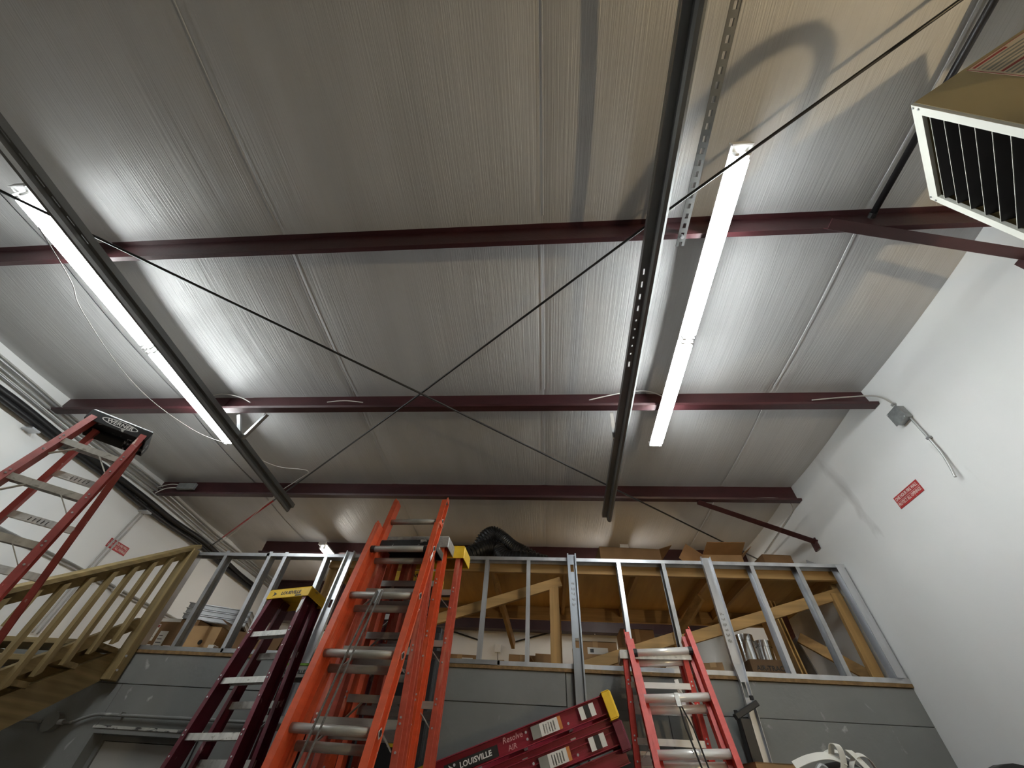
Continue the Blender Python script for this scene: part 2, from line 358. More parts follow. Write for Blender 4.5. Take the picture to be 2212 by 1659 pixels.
track(.5915, -3.0, .70, 4.04, 'right overhead door track passing left of the right lamp', [(4.12+.085*k, 4.16+.085*k, .012) for k in range(4)]+[(4.48+.07*k, 4.495+.07*k, .012) for k in range(5)]+[(4.84, 4.89, .014)], (-.045, .09), 1, .85)
# perforated hanger angle
pa = wroot('perforated_angle', (.86, .5, 4.24)); tag(pa, 'perforated steel angle bolted under the nearest purlin beside the right door track', 'angle')
mb = MB(); y0 = -1.796; z = lambda y: rz(y)-.225
def ps(ya, yb, xa, xb): mb.bb((xa, ya, z(yb)-.002), (xb, yb, z(yb)+.002))
y = y0
while y < 1.02:
    ps(y, y+.028, .845, .895); ps(y+.028, y+.056, .845, .861); ps(y+.028, y+.056, .879, .895); y += .056
mb.bb((.891, y0, z(.1)-.002), (.895, y, z(.1)+.05)); mb.build('slotted_bar', M['track'], pa)
MB().cyl((.87, 1.0, z(1)-.014), (.87, 1.0, z(1)+.01), .012, 6).build('bolt', M['galv'], pa)
# black gas pipe
gp = wroot('gas_pipe', (2.0, .5, 4.4)); tag(gp, 'black steel pipe under the ceiling behind the heater', 'pipe')
MB().cyl((2.03, .955, 4.385), (2.07, -1.6, 4.40), .0175, 12).build('pipe_length', M['blackmetal'], gp, smooth=True)
MB().cyl((2.03, .955, 4.385), (2.03, .985, 4.385), .021, 8).build('pipe_cap', M['blackmetal'], gp)

# ---------------------------------------------------------------- fluorescent strip lamps
def strip_lamp(x, y0, y1, label, mt='tube'):
    ym = (y0+y1)/2; r = wroot('strip_lamp', (x, ym, rz(ym)-.21)); tag(r, label, 'lamp', 'fluorescent strip lamps')
    z = lambda y: rz(y)-.205
    # housing: shallow white channel with sloped sides
    MB().extr([(-.035, 0), (.035, 0), (.056, -.028), (.056, -.036), (-.056, -.036), (-.056, -.028)], (x, y0, z(y0)), (x, y1, z(y1))).build('housing', M['white'], r)
    for dx in (-.030, .030):
        for a, b in ((y0+.035, ym-.02), (ym+.02, y1-.035)):
            MB().cyl((x+dx, a+.03, z(a)-.066), (x+dx, b-.03, z(b)-.066), .0165, 12).build('tube', M[mt], r, smooth=True)
            for e, s in ((a, 1), (b, -1)):
                MB().bb((x+dx-.010, e-.006, z(e)-.084), (x+dx+.010, e+.006, z(e)-.034)).build('socket', M['white'], r)
    for e in (y0-.004, y1+.004): MB().bb((x-.054, e-.004, z(e)-.05), (x+.054, e+.004, z(e)+.001)).build('end_plate', M['white'], r)
    return r
strip_lamp(-3.175, .52, 2.94, 'lit fluorescent strip lamp beside the left door track')
strip_lamp(1.065, .52, 2.97, 'lit fluorescent strip lamp beside the right door track')
strip_lamp(-3.10, 5.14, 6.62, 'lit fluorescent strip lamp over the mezzanine, seen above the stud frame at left', 'tube_dim')
strip_lamp(1.05, 5.05, 6.55, 'lit fluorescent strip lamp over the mezzanine, peeking above a cardboard box', 'tube_dim')
# warm clamp lamp on the right wall, behind the camera
wl = wroot('clamp_lamp', (2.62, -.95, 2.2)); tag(wl, 'warm clamp lamp shining up from the right wall behind the camera', 'lamp')
MB().cyl((2.81, -.95, 2.15), (2.64, -.95, 2.15), .012, 8).build('arm', M['blackmetal'], wl)
MB().cyl((2.62, -.95, 2.13), (2.60, -.945, 2.20), .03, 12).build('socket', M['blackpl'], wl)
MB().cyl((2.61, -.95, 2.15), (2.52, -.90, 2.30), .03, 20, .12, cap=False).build('shade', M['alu'], wl)
ld = bpy.data.lights.new('bulb_light', 'POINT'); ld.energy = LAMP_WATTS; ld.color = (1, .77, .44); ld.shadow_soft_size = .03
lo = bpy.data.objects.new('bulb_light', ld); COL.objects.link(lo); lo.location = (2.55, -.92, 2.28); lo.parent = wl; lo.location = Vector((2.54, -.91, 2.27))-wl.location

# ---------------------------------------------------------------- heater
hz = 3.93
ha = Vector((1.583, .332, hz)); he = Vector((.622, .783, 0)); hs = Vector((.774, -.632, 0)).normalized()
he = Vector((-hs.y, hs.x, 0)); HL, HDp, HH = .505, .62, .62
ht = wroot('unit_heater', ha+he*HL/2+hs*HDp/2-Vector((0, 0, HH))); tag(ht, 'tan unit heater with cream louvred front hanging at the upper right', 'heater')
def hp(a, b, c): return ha+he*a+hs*b-Vector((0, 0, c))
def hplate(a0, a1, b0, b1, c0, c1): return MB().add([hp(a, b, c) for c in (c0, c1) for b in (b0, b1) for a in (a0, a1)], [(0, 2, 3, 1), (4, 5, 7, 6), (0, 1, 5, 4), (2, 6, 7, 3), (0, 4, 6, 2), (1, 3, 7, 5)])
hplate(-.002, .004, .0, HDp, 0, HH).build('side_panel', M['heater'], ht); hplate(HL-.004, HL+.002, 0, HDp, 0, HH).build('side_panel', M['heater'], ht)
hplate(.004, HL-.004, 0, HDp, 0, .004).build('top_panel', M['heater'], ht); hplate(.004, HL-.004, 0, HDp, HH-.004, HH).build('bottom_panel', M['heater'], ht)
hplate(.004, HL-.004, HDp-.01, HDp, .004, HH-.004).build('back_panel', M['heater'], ht)
fw = .055
hplate(0, HL, -.012, .002, 0, fw).build('front_frame', M['cream'], ht); hplate(0, HL, -.012, .002, HH-fw, HH).build('front_frame', M['cream'], ht)
hplate(0, .038, -.0125, .002, fw, HH-fw).build('front_frame', M['cream'], ht); hplate(HL-.038, HL, -.0125, .002, fw, HH-fw).build('front_frame', M['cream'], ht)
c = fw+.035
while c < HH-fw-.02:     # horizontal louvre blades, tilted
    MB().add([hp(a, b, cc) for a, b, cc in ((.04, -.006, c), (HL-.04, -.006, c), (HL-.04, .055, c+.03), (.04, .055, c+.03), (.04, -.006, c+.003), (HL-.04, -.006, c+.003), (HL-.04, .055, c+.033), (.04, .055, c+.033))],
             [(0, 1, 2, 3), (7, 6, 5, 4), (0, 4, 5, 1), (1, 5, 6, 2), (2, 6, 7, 3), (3, 7, 4, 0)]).build('louvre', M['blackmetal'], ht)
    hplate(.04, HL-.04, -.008, -.006, c, c+.0022).build('louvre_edge', M['cream'], ht)
    c += .074
for k in range(6):       # heat exchanger tubes behind the louvres
    MB().cyl(hp(.05+.08*k, .16, .03), hp(.05+.08*k, .16, HH-.03), .027, 12).build('exchanger_tube', mat('sooty steel', (.10, .085, .06), .35, .8, .5, (14, 14, 14)) if k == 0 else bpy.data.materials['sooty steel'], ht, smooth=True)
mb = MB()
for a, cc in ((.012, .012), (.012, fw-.012), (HL-.02, .012), (HL-.012, fw-.012)): mb.cyl(hp(a, -.013, cc), hp(a, -.016, cc), .005, 6)
tag(mb.build('screws', M['galv_dull'], ht), kind='stuff')
# rating label on the near side panel
lb = hplate(-.0035, -.002, .155, .47, .022, .31).build('rating_label', mat('rating label', (.62, .54, .42), .5, 0, .05), ht)
for k in range(13): hplate(-.0042, -.0034, .165, .26+.19*((k*5) % 7)/6, .034+k*.021, .034+k*.021+(.008 if k % 3 else .012)).build('print_line', M['ink_red'] if k in (0, 6) else M['ink_grey'], lb)
for b0, b1, c0, c1 in ((.155, .47, .022, .0245), (.155, .157, .022, .31)): hplate(-.0042, -.0034, b0, b1, c0, c1).build('print_line', M['ink_red'], lb)
for a in (.10, HL-.10):
    q = hp(a, HDp, .12); MB().bar(q, (XR, q.y, q.z), .04, .04).build('wall_arm', M['blackmetal'], ht)
# control box next to the heater
cb = wroot('control_box', (2.03, -.06, 4.05)); tag(cb, 'open grey control box with wires behind the heater at the top right corner', 'box')
mb = MB(); bx0, bx1, by0, by1, bz0, bz1 = 2.16, 2.50, -.25, -.03, 3.88, 4.14
for a, b in (((bx0, by0, bz1-.004), (bx1, by1, bz1)), ((bx0, by0, bz0), (bx0+.004, by1, bz1)), ((bx1-.004, by0, bz0), (bx1, by1, bz1)), ((bx0, by1-.004, bz0), (bx1, by1, bz1)), ((bx0, by0, bz0), (bx1, by0+.004, bz1))): mb.bb(a, b)
mb.build('housing', M['heater'], cb)
for k in range(5): MB().tube(spline([(bx0+.05+.04*k, by1-.03, bz1-.01), (bx0+.07+.03*k, by1-.09, bz0+.05), (bx0+.05+.05*k, by1-.16, bz1-.02)], 6), .004, 6).build('wire', M['blackpl'] if k % 2 else M['yellow'], cb)
MB().cyl((2.30, -.13, 4.14), (2.30, -.13, rz(-.13)), .006, 6).build('hanger_rod', M['galv_dull'], cb)
# flexible gas hose between pipe and heater
fh = wroot('flexible_gas_hose', (1.9, -.3, 3.5)); tag(fh, 'flexible black gas hose looping beside the heater, just outside the picture', 'hose')
MB().tube(spline([hp(-.002, .27, .34), (1.84, -.02, 3.60), (1.87, -.17, 3.60), (1.86, -.25, 3.60), (1.80, -.295, 3.60), (1.69, -.265, 3.60), (1.60, -.20, 3.60), (1.51, -.10, 3.59), (1.51, .0, 3.45), (1.62, .0, 3.25), (1.9, -.3, 2.9), (2.4, -.5, 2.6), (2.79, -.5, 2.5)], 8), .026, 10).build('hose_run', M['blackpl'], fh, smooth=True)

# ---------------------------------------------------------------- stud guard frame on the mezzanine edge
gf = wroot('stud_guard_frame', (-.45, YB, ZP)); tag(gf, 'galvanised steel stud guard frame along the mezzanine edge', 'guard frame')
def ctrack(p0, p1, open_down, m, nm, wd=.092, h=.032):
    t = .0025; s = -1 if open_down else 1
    pr = [(-wd/2, 0), (wd/2, 0), (wd/2, s*h), (wd/2-t, s*h), (wd/2-t, s*t), (-wd/2+t, s*t), (-wd/2+t, s*h), (-wd/2, s*h)]
    return MB().extr(pr, p0, p1).build(nm, m, gf)
yc = YB+.035
ctrack((-3.72, yc, ZG-.035), (-2.87, yc, ZG-.03), True, M['galv_dull'], 'top_track'); ctrack((-2.90, yc, ZG-.027), (.27, yc, ZG-.005), True, M['galv'], 'top_track'); ctrack((.29, yc, ZG-.008), (XR, yc, ZG-.008), True, M['galv'], 'top_track')
ctrack((-3.70, yc, ZP+.001), (-2.85, yc, ZP+.001), False, M['galv_dull'], 'bottom_track'); ctrack((-2.87, yc, ZP+.004), (-.38, yc, ZP+.004), False, M['galv_dull'], 'bottom_track'); ctrack((-.40, yc, ZP+.001), (XR, yc, ZP+.001), False, M['galv'], 'bottom_track')
def cstud(x, face, z0=ZP+.004, z1=ZG-.012, m=None, root=gf, y=yc, nm='stud', fl=.036, dp=.088, slots=(), rotate=False):
    """C stud: web in the y-z plane at one side, flanges across x; rotate turns the web to the room"""
    t = .0028; q = face; m = m or M['galv']
    mb = MB()
    if rotate: pr = [(-dp/2, fl/2), (-dp/2, -fl/2), (dp/2, -fl/2), (dp/2, fl/2), (dp/2-t, fl/2), (dp/2-t, -fl/2+t), (-dp/2+t, -fl/2+t), (-dp/2+t, fl/2)]
    else: pr = [(q*fl/2, -dp/2), (-q*fl/2, -dp/2), (-q*fl/2, dp/2), (q*fl/2, dp/2), (q*fl/2, dp/2-t), (-q*fl/2+q*t, dp/2-t), (-q*fl/2+q*t, -dp/2+t), (q*fl/2, -dp/2+t)]
    # side axis must be +x: draw along -z with up=+y
    mb.extr([(-a, b) for a, b in pr], (x, y, z0), (x, y, z1), (0, 1, 0))
    return mb.build(nm, m, root)
for x, q, mm in ((-3.70, -1, 'galv'), (-3.345, 1, 'galv_dull'), (-2.865, 1, 'galv'), (-2.69, 1, 'galv'), (-2.25, 1, 'galv'), (-1.55, 1, 'galv'), (-1.1, 1, 'galv'), (-.565, 1, 'galv'), (-.152, -1, 'galv'), (.725, -1, 'galv_bright'), (1.15, -1, 'galv_dull'), (1.97, -1, 'galv'), (2.385, -1, 'galv_dull'), (2.79, 1, 'galv')):
    cstud(x, q, m=M[mm])
ch = wroot('wall_channel', (XR-.02, YB-.03, ZP)); tag(ch, 'galvanised channel running up the right wall at the end of the guard frame', 'channel')
MB().extr([(-.03, -.045), (.03, -.045), (.03, -.042), (-.026, -.042), (-.026, .042), (.03, .042), (.03, .045), (-.03, .045)], (XR-.075, YB+.0, ZP+.03), (XR-.075, YB+.0, ZG-.03), (0, 1, 0)).build('channel_length', M['galv'], ch)
# loose long studs fixed over the face of the wall
def face_stud(x, z0, z1, label, m, holes, tilt=0., wd=.086):
    r = wroot('long_steel_stud', (x, YB-.04, z0)); tag(r, label, 'stud'); t = .003; y = YB-.016
    p0 = Vector((x+tilt, y, z0)); p1 = Vector((x, y, z1)); d = (p1-p0)
    # web as strips around the punched holes, flanges towards the room
    cuts = sorted(holes); cur = z0; mb = MB()
    def strip(za, zb, a, b):
        pa = p0+d*((za-z0)/(z1-z0)); pb_ = p0+d*((zb-z0)/(z1-z0)); mb.extr([(a, 0), (b, 0), (b, t), (a, t)], pa, pb_, (0, -1, 0))
    for hc in cuts:
        strip(cur, hc-.035, -wd/2, wd/2); strip(hc-.035, hc+.035, -wd/2, -.016); strip(hc-.035, hc+.035, .016, wd/2); cur = hc+.035
    strip(cur, z1, -wd/2, wd/2)
    for s in (-1, 1): mb.extr([(s*wd/2, 0), (s*(wd/2-t), 0), (s*(wd/2-t), .034), (s*(wd/2-.012), .034), (s*(wd/2-.012), .036), (s*wd/2, .036)], p0, p1, (0, -1, 0))
    mb.build('stud_length', m, r)
    return r
s1 = face_stud(.272, 1.2, 3.53, 'galvanised stud with oval holes standing over the grey wall left of the tilted red ladders', mat('blue grey steel', (.46, .50, .55), .3, .92, .12, (9, 9, 2)), [2.78, 3.40], .012)
def smudges(parent, x, y, zs, m=M['ink_grey']):
    mb = MB(); rr = random.Random(int(x*100))
    for zz in zs:
        for k in range(3): mb.bb((x-.016+.011*k, y-.0006, zz-.012*rr.random()-.004), (x-.010+.011*k, y, zz+.012*rr.random()))
    return mb.build('stamped_print', m, parent)
smudges(s1, .270, YB-.0195, [3.08+.045*k for k in range(5)])
s2 = face_stud(-1.985, 1.2, 3.51, 'bright galvanised stud running up beside the orange extension ladder', M['galv_bright'], [3.02], -.15)
# kinked stud at right: upper and lower halves
r = wroot('bent_steel_stud', (1.55, YB-.04, 1.6)); tag(r, 'bent galvanised stud with crumpled waist at the mezzanine edge beside the right ladder', 'stud')
def half(p0, p1, w0, w1, m, holes=()):
    p0 = Vector(p0); p1 = Vector(p1); mb = MB(); n = 10; d = p1-p0
    for k in range(n):
        a, b = p0+d*(k/n), p0+d*((k+1)/n); wa = w0+(w1-w0)*k/n; wb = w0+(w1-w0)*(k+1)/n
        zc = (a.z+b.z)/2; hole = any(abs(zc-h) < .03 for h in holes)
        for xa, xb, ya in ([(-wa/2, wa/2, 0)] if not hole else [(-wa/2, -.014, 0), (.014, wa/2, 0)]):
            mb.add([a+Vector((xa, 0, 0)), a+Vector((xb, 0, 0)), b+Vector((xb*wb/wa, 0, 0)), b+Vector((xa*wb/wa, 0, 0)), a+Vector((xa, .003, 0)), a+Vector((xb, .003, 0)), b+Vector((xb*wb/wa, .003, 0)), b+Vector((xa*wb/wa, .003, 0))],
                   [(0, 1, 2, 3), (7, 6, 5, 4), (0, 4, 5, 1), (1, 5, 6, 2), (2, 6, 7, 3), (3, 7, 4, 0)])
        for s in (-1, 1):
            mb.add([a+Vector((s*wa/2, 0, 0)), b+Vector((s*wb/2, 0, 0)), b+Vector((s*wb/2, -.034, 0)), a+Vector((s*wa/2, -.034, 0)), a+Vector((s*(wa/2-.003), 0, 0)), b+Vector((s*(wb/2-.003), 0, 0)), b+Vector((s*(wb/2-.003), -.034, 0)), a+Vector((s*(wa/2-.003), -.034, 0))],
                   [(0, 1, 2, 3), (7, 6, 5, 4), (0, 4, 5, 1), (1, 5, 6, 2), (2, 6, 7, 3), (3, 7, 4, 0)])
    return mb.build('stud_half', m, r)
half((1.548, YB-.018, 2.68), (1.556, YB-.018, 3.53), .086, .088, M['galv'], (3.20,))
half((1.546, YB-.03, 2.56), (1.548, YB-.018, 2.68), .062, .086, M['galv'])
half((1.51, YB-.03, 1.6), (1.546, YB-.03, 2.56), .072, .06, M['galv'], (2.52,))
smudges(r, 1.552, YB-.0216, [2.84+.04*k for k in range(6)])
# black holder strapped to the bent stud
bh = wroot('black_holder', (1.48, 3.82, 2.0)); tag(bh, 'black plastic holder with a clamp bar on the bent stud above the cardboard box', 'holder')
MB().bb((1.40, 3.76, 1.7), (1.475, 3.84, 2.33)).build('body', M['blackpl'], bh, bevel=.006)
MB().bar((1.385, 3.80, 2.335), (1.575, 3.81, 2.425), .05, .036).build('clamp_bar', M['blackpl'], bh, bevel=.004)
MB().cyl((1.545, 3.80, 2.44), (1.545, 3.80, 2.465), .016, 8).build('knob', M['blackpl'], bh)
MB().cyl((1.40, 3.80, 2.355), (1.40, 3.80, 2.375), .014, 8).build('knob', M['blackpl'], bh)

# ---------------------------------------------------------------- plywood loft shelf behind the guard frame
lf = wroot('loft_platform', (.3, 4.6, ZP)); tag(lf, 'plywood storage loft on pine beams behind the guard frame', 'platform')
ZL = 3.40
MB().bb((-2.24, 4.0, ZL-.005), (2.79, 4.04, ZL+.085)).build('front_beam', M['pine_x'], lf, bevel=.003)
MB().bb((-2.24, 5.27, ZL-.055), (2.79, 5.31, ZL+.085)).build('back_beam', M['pine_x'], lf, bevel=.003)
for a, b in ((-2.24, .19), (.193, 2.62), (2.623, 2.79)): MB().bb((a, 3.99, ZL+.085), (b, 5.33, ZL+.103)).build('plywood_sheet', M['ply'], lf)
for x in (-2.22, -1.5, -.52, .22, .92, 1.62, 2.0, 2.77): MB().bb((x-.019, 4.04, ZL-.002), (x+.019, 5.27, ZL+.085)).build('joist', M['pine_y'], lf)
MB().bb((.05, 4.045, ZP-.02), (.14, 4.085, 3.285)).build('post', M['pine_z'], lf, bevel=.002)
for x, y in ((-2.2, 4.06), (-2.2, 5.24), (.15, 5.24), (2.6, 5.24)): MB().bb((x-.045, y-.02, ZP-.02), (x+.045, y+.02, ZL-.006), ).build('post', M['pine_z'], lf, bevel=.002)
MB().bar((2.705, 4.07, ZP-.02), (2.715, 4.07, 3.30), .09, .04, (0, 1, 0)).build('post', M['pine_z'], lf, bevel=.002)
MB().bar((2.745, 4.13, ZP-.02), (2.755, 4.13, ZL-.01), .05, .09, (0, 1, 0)).build('post', M['pine_z'], lf, bevel=.002)
def pin(p0, p1, nm='brace', wd=.038, h=.088, m='pine_x', up=(0, 0, 1)): MB().bar(p0, p1, wd, h, up).build(nm, M[m], lf, bevel=.002)
pin((-1.05, 4.075, 2.965), (.165, 4.065, 3.338)); pin((.20, 4.075, 2.61), (1.2, 4.075, 2.905)); pin((1.14, 4.118, 2.86), (2.77, 4.085, 3.31))
pin((2.40, 4.4, 3.02), (2.77, 4.25, 2.71)); pin((1.62, 4.45, 3.37), (1.25, 5.2, 2.9), m='pine_y'); pin((-.5, 4.3, 3.38), (-.36, 5.2, 3.05), m='pine_y')
cl = wroot('red_column', (2.45, 5.0, ZP)); tag(cl, 'dark red steel column under the right end of the loft', 'column')
MB().extr([(-.07, -.1), (.07, -.1), (.07, -.09), (.005, -.09), (.005, .09), (.07, .09), (.07, .1), (-.07, .1), (-.07, .09), (-.005, .09), (-.005, -.09), (-.07, -.09)], (2.55, 4.95, ZP-.02), (2.55, 4.95, 3.36), (0, 1, 0)).build('column_length', M['brick_red'], cl)
for k, (x, a) in enumerate(((2.27, 0), (2.31, .01))):
    tag(MB().bar((x, 4.5+a, ZP-.018), (x+.03, 4.62+a, 3.30), .45, .012, (1, -.12, 0)).build('plywood_offcut', M['ply']), ('narrow plywood offcut leaning inside the mezzanine, the nearer of two', 'narrow plywood offcut leaning inside the mezzanine, the farther of two')[k], 'board')
tag(MB().bar((2.46, 4.60, ZP-.018), (2.42, 4.68, 3.02), .34, .012, (1, .1, 0)).build('sheet_metal', M['galv_dull']), 'grey sheet panel leaning beside the red column', 'panel')
# ---------------------------------------------------------------- stairs along the left wall
st = wroot('wooden_stair', (-4.3, 2.2, 0)); tag(st, 'treated lumber stair with balustrade climbing along the left wall', 'stair')
rise, run = .1615, .2515; NT = 15
tops = [(3.63-run*k, 2.575-rise*k) for k in range(NT)]       # tread centre y, top z
for k, (y, zt) in enumerate(tops):
    if zt < .1: break
    MB().bb((-4.86, y-.14, zt-.038), (-3.715, y+.135, zt)).build('tread', M['ptwood_x'], st, bevel=.003)
def stringer(x):
    pts = []
    for k, (y, zt) in enumerate(tops):
        if zt < .1: break
        pts += [(y+.11, zt-.039), (y+.11-run, zt-.039)]
    lo = pts[-1]; up0 = (3.86, tops[0][1]-.039); sl = rise/run
    bot = [(lo[0], 0.0), (lo[0]+.28, 0.0), (3.86, 2.39)]
    poly = [up0]+pts+bot
    MB().plate([(x, a, b) for a, b in poly], (.038, 0, 0)).build('stringer', M['ptwood_y'], st)
stringer(-3.90); stringer(-4.86)
sk = rise/run
MB().plate([(-3.765, a, b) for a, b in ((3.86, 2.536+sk*.12), (3.86, 2.319+sk*.12), (.62, .02), (.30, .02), (.30, 2.536+sk*(.30-3.74)))], (.038, 0, 0)).build('skirt_board', M['ptwood_y'], st)
pt = MB().bar((-3.685, 3.83, 2.36), (-3.685, 3.83, 3.475), .088, .088, (0, 1, 0)).build('newel_post', M['ptwood_z'], st, bevel=.004)
mb = MB()
for zz in (2.43, 2.53): mb.cyl((-3.64, 3.80, zz), (-3.632, 3.80, zz), .009, 8)
tag(mb.build('post_bolts', M['galv'], st), kind='stuff')
sl = .70
def rl(y): return 3.475+sl*(y-3.80)
y1 = .35
MB().bar((-3.70, 3.87, rl(3.87)), (-3.70, y1, rl(y1)), .09, .038).build('handrail_cap', M['ptwood_y'], st, bevel=.003)
MB().bar((-3.72, 3.79, rl(3.79)-.065), (-3.72, y1, rl(y1)-.065), .038, .088).build('top_rail', M['ptwood_y'], st, bevel=.003)
MB().bar((-3.72, 3.79, rl(3.79)-.69), (-3.72, y1, rl(y1)-.69), .038, .088).build('bottom_rail', M['ptwood_y'], st, bevel=.003)
y = 3.645
while y > .45:
    t, b = rl(y)-.055, rl(y)-.78; x = -3.682; q = .019
    MB().plate([(x-q, y-q, b-.012), (x-q, y+q, b+.018), (x-q, y+q, t+.013), (x-q, y-q, t-.013)], (2*q, 0, 0)).build('baluster', M['ptwood_z'], st)
    y -= .1425
MB().bar((-3.69, .42, 0), (-3.69, .42, rl(.42)-.02), .088, .088, (0, 1, 0)).build('newel_post', M['ptwood_z'], st)

# ---------------------------------------------------------------- ladders
def chan(wd, fl, t, q):
    """channel: web across u (length wd), flanges of length fl to side -q (towards the other rail)"""
    return [(q*fl/2, -wd/2), (q*fl/2, wd/2), (-q*fl/2, wd/2), (-q*fl/2, wd/2-t), (q*(fl/2-t), wd/2-t), (q*(fl/2-t), -wd/2+t), (-q*fl/2, -wd/2+t), (-q*fl/2, -wd/2)]
def beam_local(prof, p0, p1): return MB().extr(prof, p0, p1, (0, 1, 0))
def ladder_matrix(base, v, up):
    up = Vector(up).normalized(); v = Vector(v); v = (v-up*v.dot(up)).normalized(); b = up.cross(v)   # x, back, up
    return Matrix.Translation(Vector(base)) @ Matrix((v, b, up)).transposed().to_4x4()
def step_ladder(label, Mx, H, w0, fl, af, ar, mr, ms, mc, group=None, back=.13, rail=(.078, .032), step0=.30, capd=.15, capm=None, rear_sp=.305, rear0=.35, wr=None, frl=None, rbh=.042, nst=99, smax=None, rails_rear=True, name='step_ladder', caph=.055, rivets=True, capw=.09, braces=True, capy1=None):
    """local x across, y backwards, z up; z = 0 at the feet. Returns root and cap"""
    r = empty(name, M=Mx); tag(r, label, 'ladder', group); L = H; smax = smax or H
    tf, tr_ = math.tan(af), math.tan(ar); wr = wr or w0-.03; frl = fl if frl is None else frl
    F = lambda s, q: Vector((q*(w0+fl*s)/2, -s*tf, H-s))
    B = lambda s, q: Vector((q*(wr+frl*s)/2, back+s*tr_, H-s))
    for q in (-1, 1):
        # drawn upwards with up=+y the side axis is +x
        f = MB().extr(chan(rail[0], rail[1], .005, q), F(smax-.0, q), F(.02, q), (0, 1, 0)).build('front_rail', mr, r)
        if rails_rear: MB().extr(chan(rail[0]*.75, rail[1]*.9, .005, q), B(smax-.02, q), B(.02, q), (0, 1, 0)).build('rear_rail', mr, r)
    s = step0; k = 0; rv = MB()
    while s < smax-.15 and k < nst:
        c = F(s, 0); hw = (w0+fl*s)/2-rail[1]/2+.003; yy = -s*tf
        pr = [(-.040, .002), (.040, .002), (.040, -.022), (.037, -.022), (.037, -.001), (-.036, -.001), (-.036, -.034), (-.040, -.034)]
        # extruded along +x with up=+z the side axis is -y, so mirror
        MB().extr([(-a, b) for a, b in pr], (-hw, yy, H-s), (hw, yy, H-s)).build('step', ms, r)
        for q in (-1, 1):
            if braces: MB().bar((q*(hw-.09), yy-.03, H-s-.03), (q*(hw-.002), yy-.032, H-s-.115), .004, .022, (0, 1, 0)).build('step_brace', ms, r)
            if rivets:
                for dz in (.012, -.012, -.115): rv.cyl(F(s-dz, q)+Vector((0, -rail[0]/2-.001, 0)), F(s-dz, q)+Vector((0, -rail[0]/2-.005, 0)), .0055, 6)
        s += .305; k += 1
    if rivets: tag(rv.build('rivets', M['galv_bright'], r), kind='stuff')
    s = rear0; k = 0
    while rails_rear and s < smax-.1 and k < nst:
        hw = (wr+frl*s)/2-.01; y = back+s*tr_
        MB().bb((-hw, y-.012, H-s-rbh/2), (hw, y+.006, H-s+rbh/2)).build('rear_brace', ms, r); s += rear_sp; k += 1
    # cap: hollow moulding
    cw, y0, y1 = (w0+capw)/2, -rail[0]/2-.012, capy1 or max(back+.03, capd); t = .006; mb = MB()
    mb.add([(-cw+.01, y0+.01, H+.012), (cw-.01, y0+.01, H+.012), (cw-.01, y1-.01, H+.012), (-cw+.01, y1-.01, H+.012), (-cw, y0, H-.002), (cw, y0, H-.002), (cw, y1, H-.002), (-cw, y1, H-.002)],
           [(0, 1, 2, 3), (7, 6, 5, 4), (0, 4, 5, 1), (1, 5, 6, 2), (2, 6, 7, 3), (3, 7, 4, 0)])
    mb.bb((-cw, y0, H-caph), (cw, y0+t, H)); mb.bb((-cw, y1-t, H-caph), (cw, y1, H))
    mb.bb((-cw, y0+t, H-caph), (-cw+t, y1-t, H)); mb.bb((cw-t, y0+t, H-caph), (cw, y1-t, H))
    cap = mb.build('top_cap', capm or mc, r, bevel=.003)
    return r, cap, F, B, y0
def text_front(body, size, m, parent, x, y, z, **k):
    return text(body, size, m, parent, mtx((1, 0, 0), (0, 0, 1), (0, -1, 0), (x, y, z)), **k)
def arrow_mark(parent, x, y, z, s, m):
    MB().plate([(x, y, z+s/2), (x+s, y, z), (x, y, z-s/2), (x+s*.3, y, z)], (0, -.0008, 0)).build('logo_mark', m, parent)
def upright(px, py, H, phi): return Matrix.Translation((px, py, 0)) @ Matrix.Rotation(phi, 4, 'Z')

# big worn step ladder, open, at the left. Fitted from its top steps.
ph, a1 = .781, .264; P0 = Vector((-2.915, 1.842, 3.253)); H1 = 3.253+.265
nrm = Vector((math.sin(ph), -math.cos(ph), 0))
c1 = P0-nrm*(.265*math.tan(a1))         # plan position of the cap front
lad1, cap1, F1, B1, cy = step_ladder('worn red step ladder standing open at the left with scuffed black top', upright(c1.x, c1.y, 0, ph), H1, .285, .135, a1, .31, M['old_red'], M['alu'], M['cap_black'], back=.17, rail=(.085, .036), step0=.265, capd=.2, rear0=.335, rear_sp=.27, wr=.25, frl=.171, caph=.075, capw=.075)
e = MB()
for k in range(24):
    a0, b0 = 2*math.pi*k/24, 2*math.pi*(k+1)/24
    e.add([(.105*math.cos(q), cy-.0012, H1-.033+.024*math.sin(q)) for q in (a0, b0)]+[(.098*math.cos(q), cy-.0012, H1-.033+.019*math.sin(q)) for q in (b0, a0)], [(0, 1, 2, 3)])
e.build('logo_ring', M['ink_white'], cap1)
text_front('WERNER', .036, M['ink_white'], cap1, 0, cy-.0012, H1-.034, sx=1.05, bold=.0008)
for k, (z, x) in enumerate(((H1-.335, .0), (H1-.605, -.02))):
    s = H1-z; y = .17+s*math.tan(.31)-.0135
    for j in range(5): MB().plate([(x-.05+.022*j+dx, y, z-.012+.022*dz) for dx, dz in ((0, 0), (.004, 0), (.010, 1), (.006, 1))], (0, -.0006, 0)).build('marker_stroke', M['ink'], lad1)

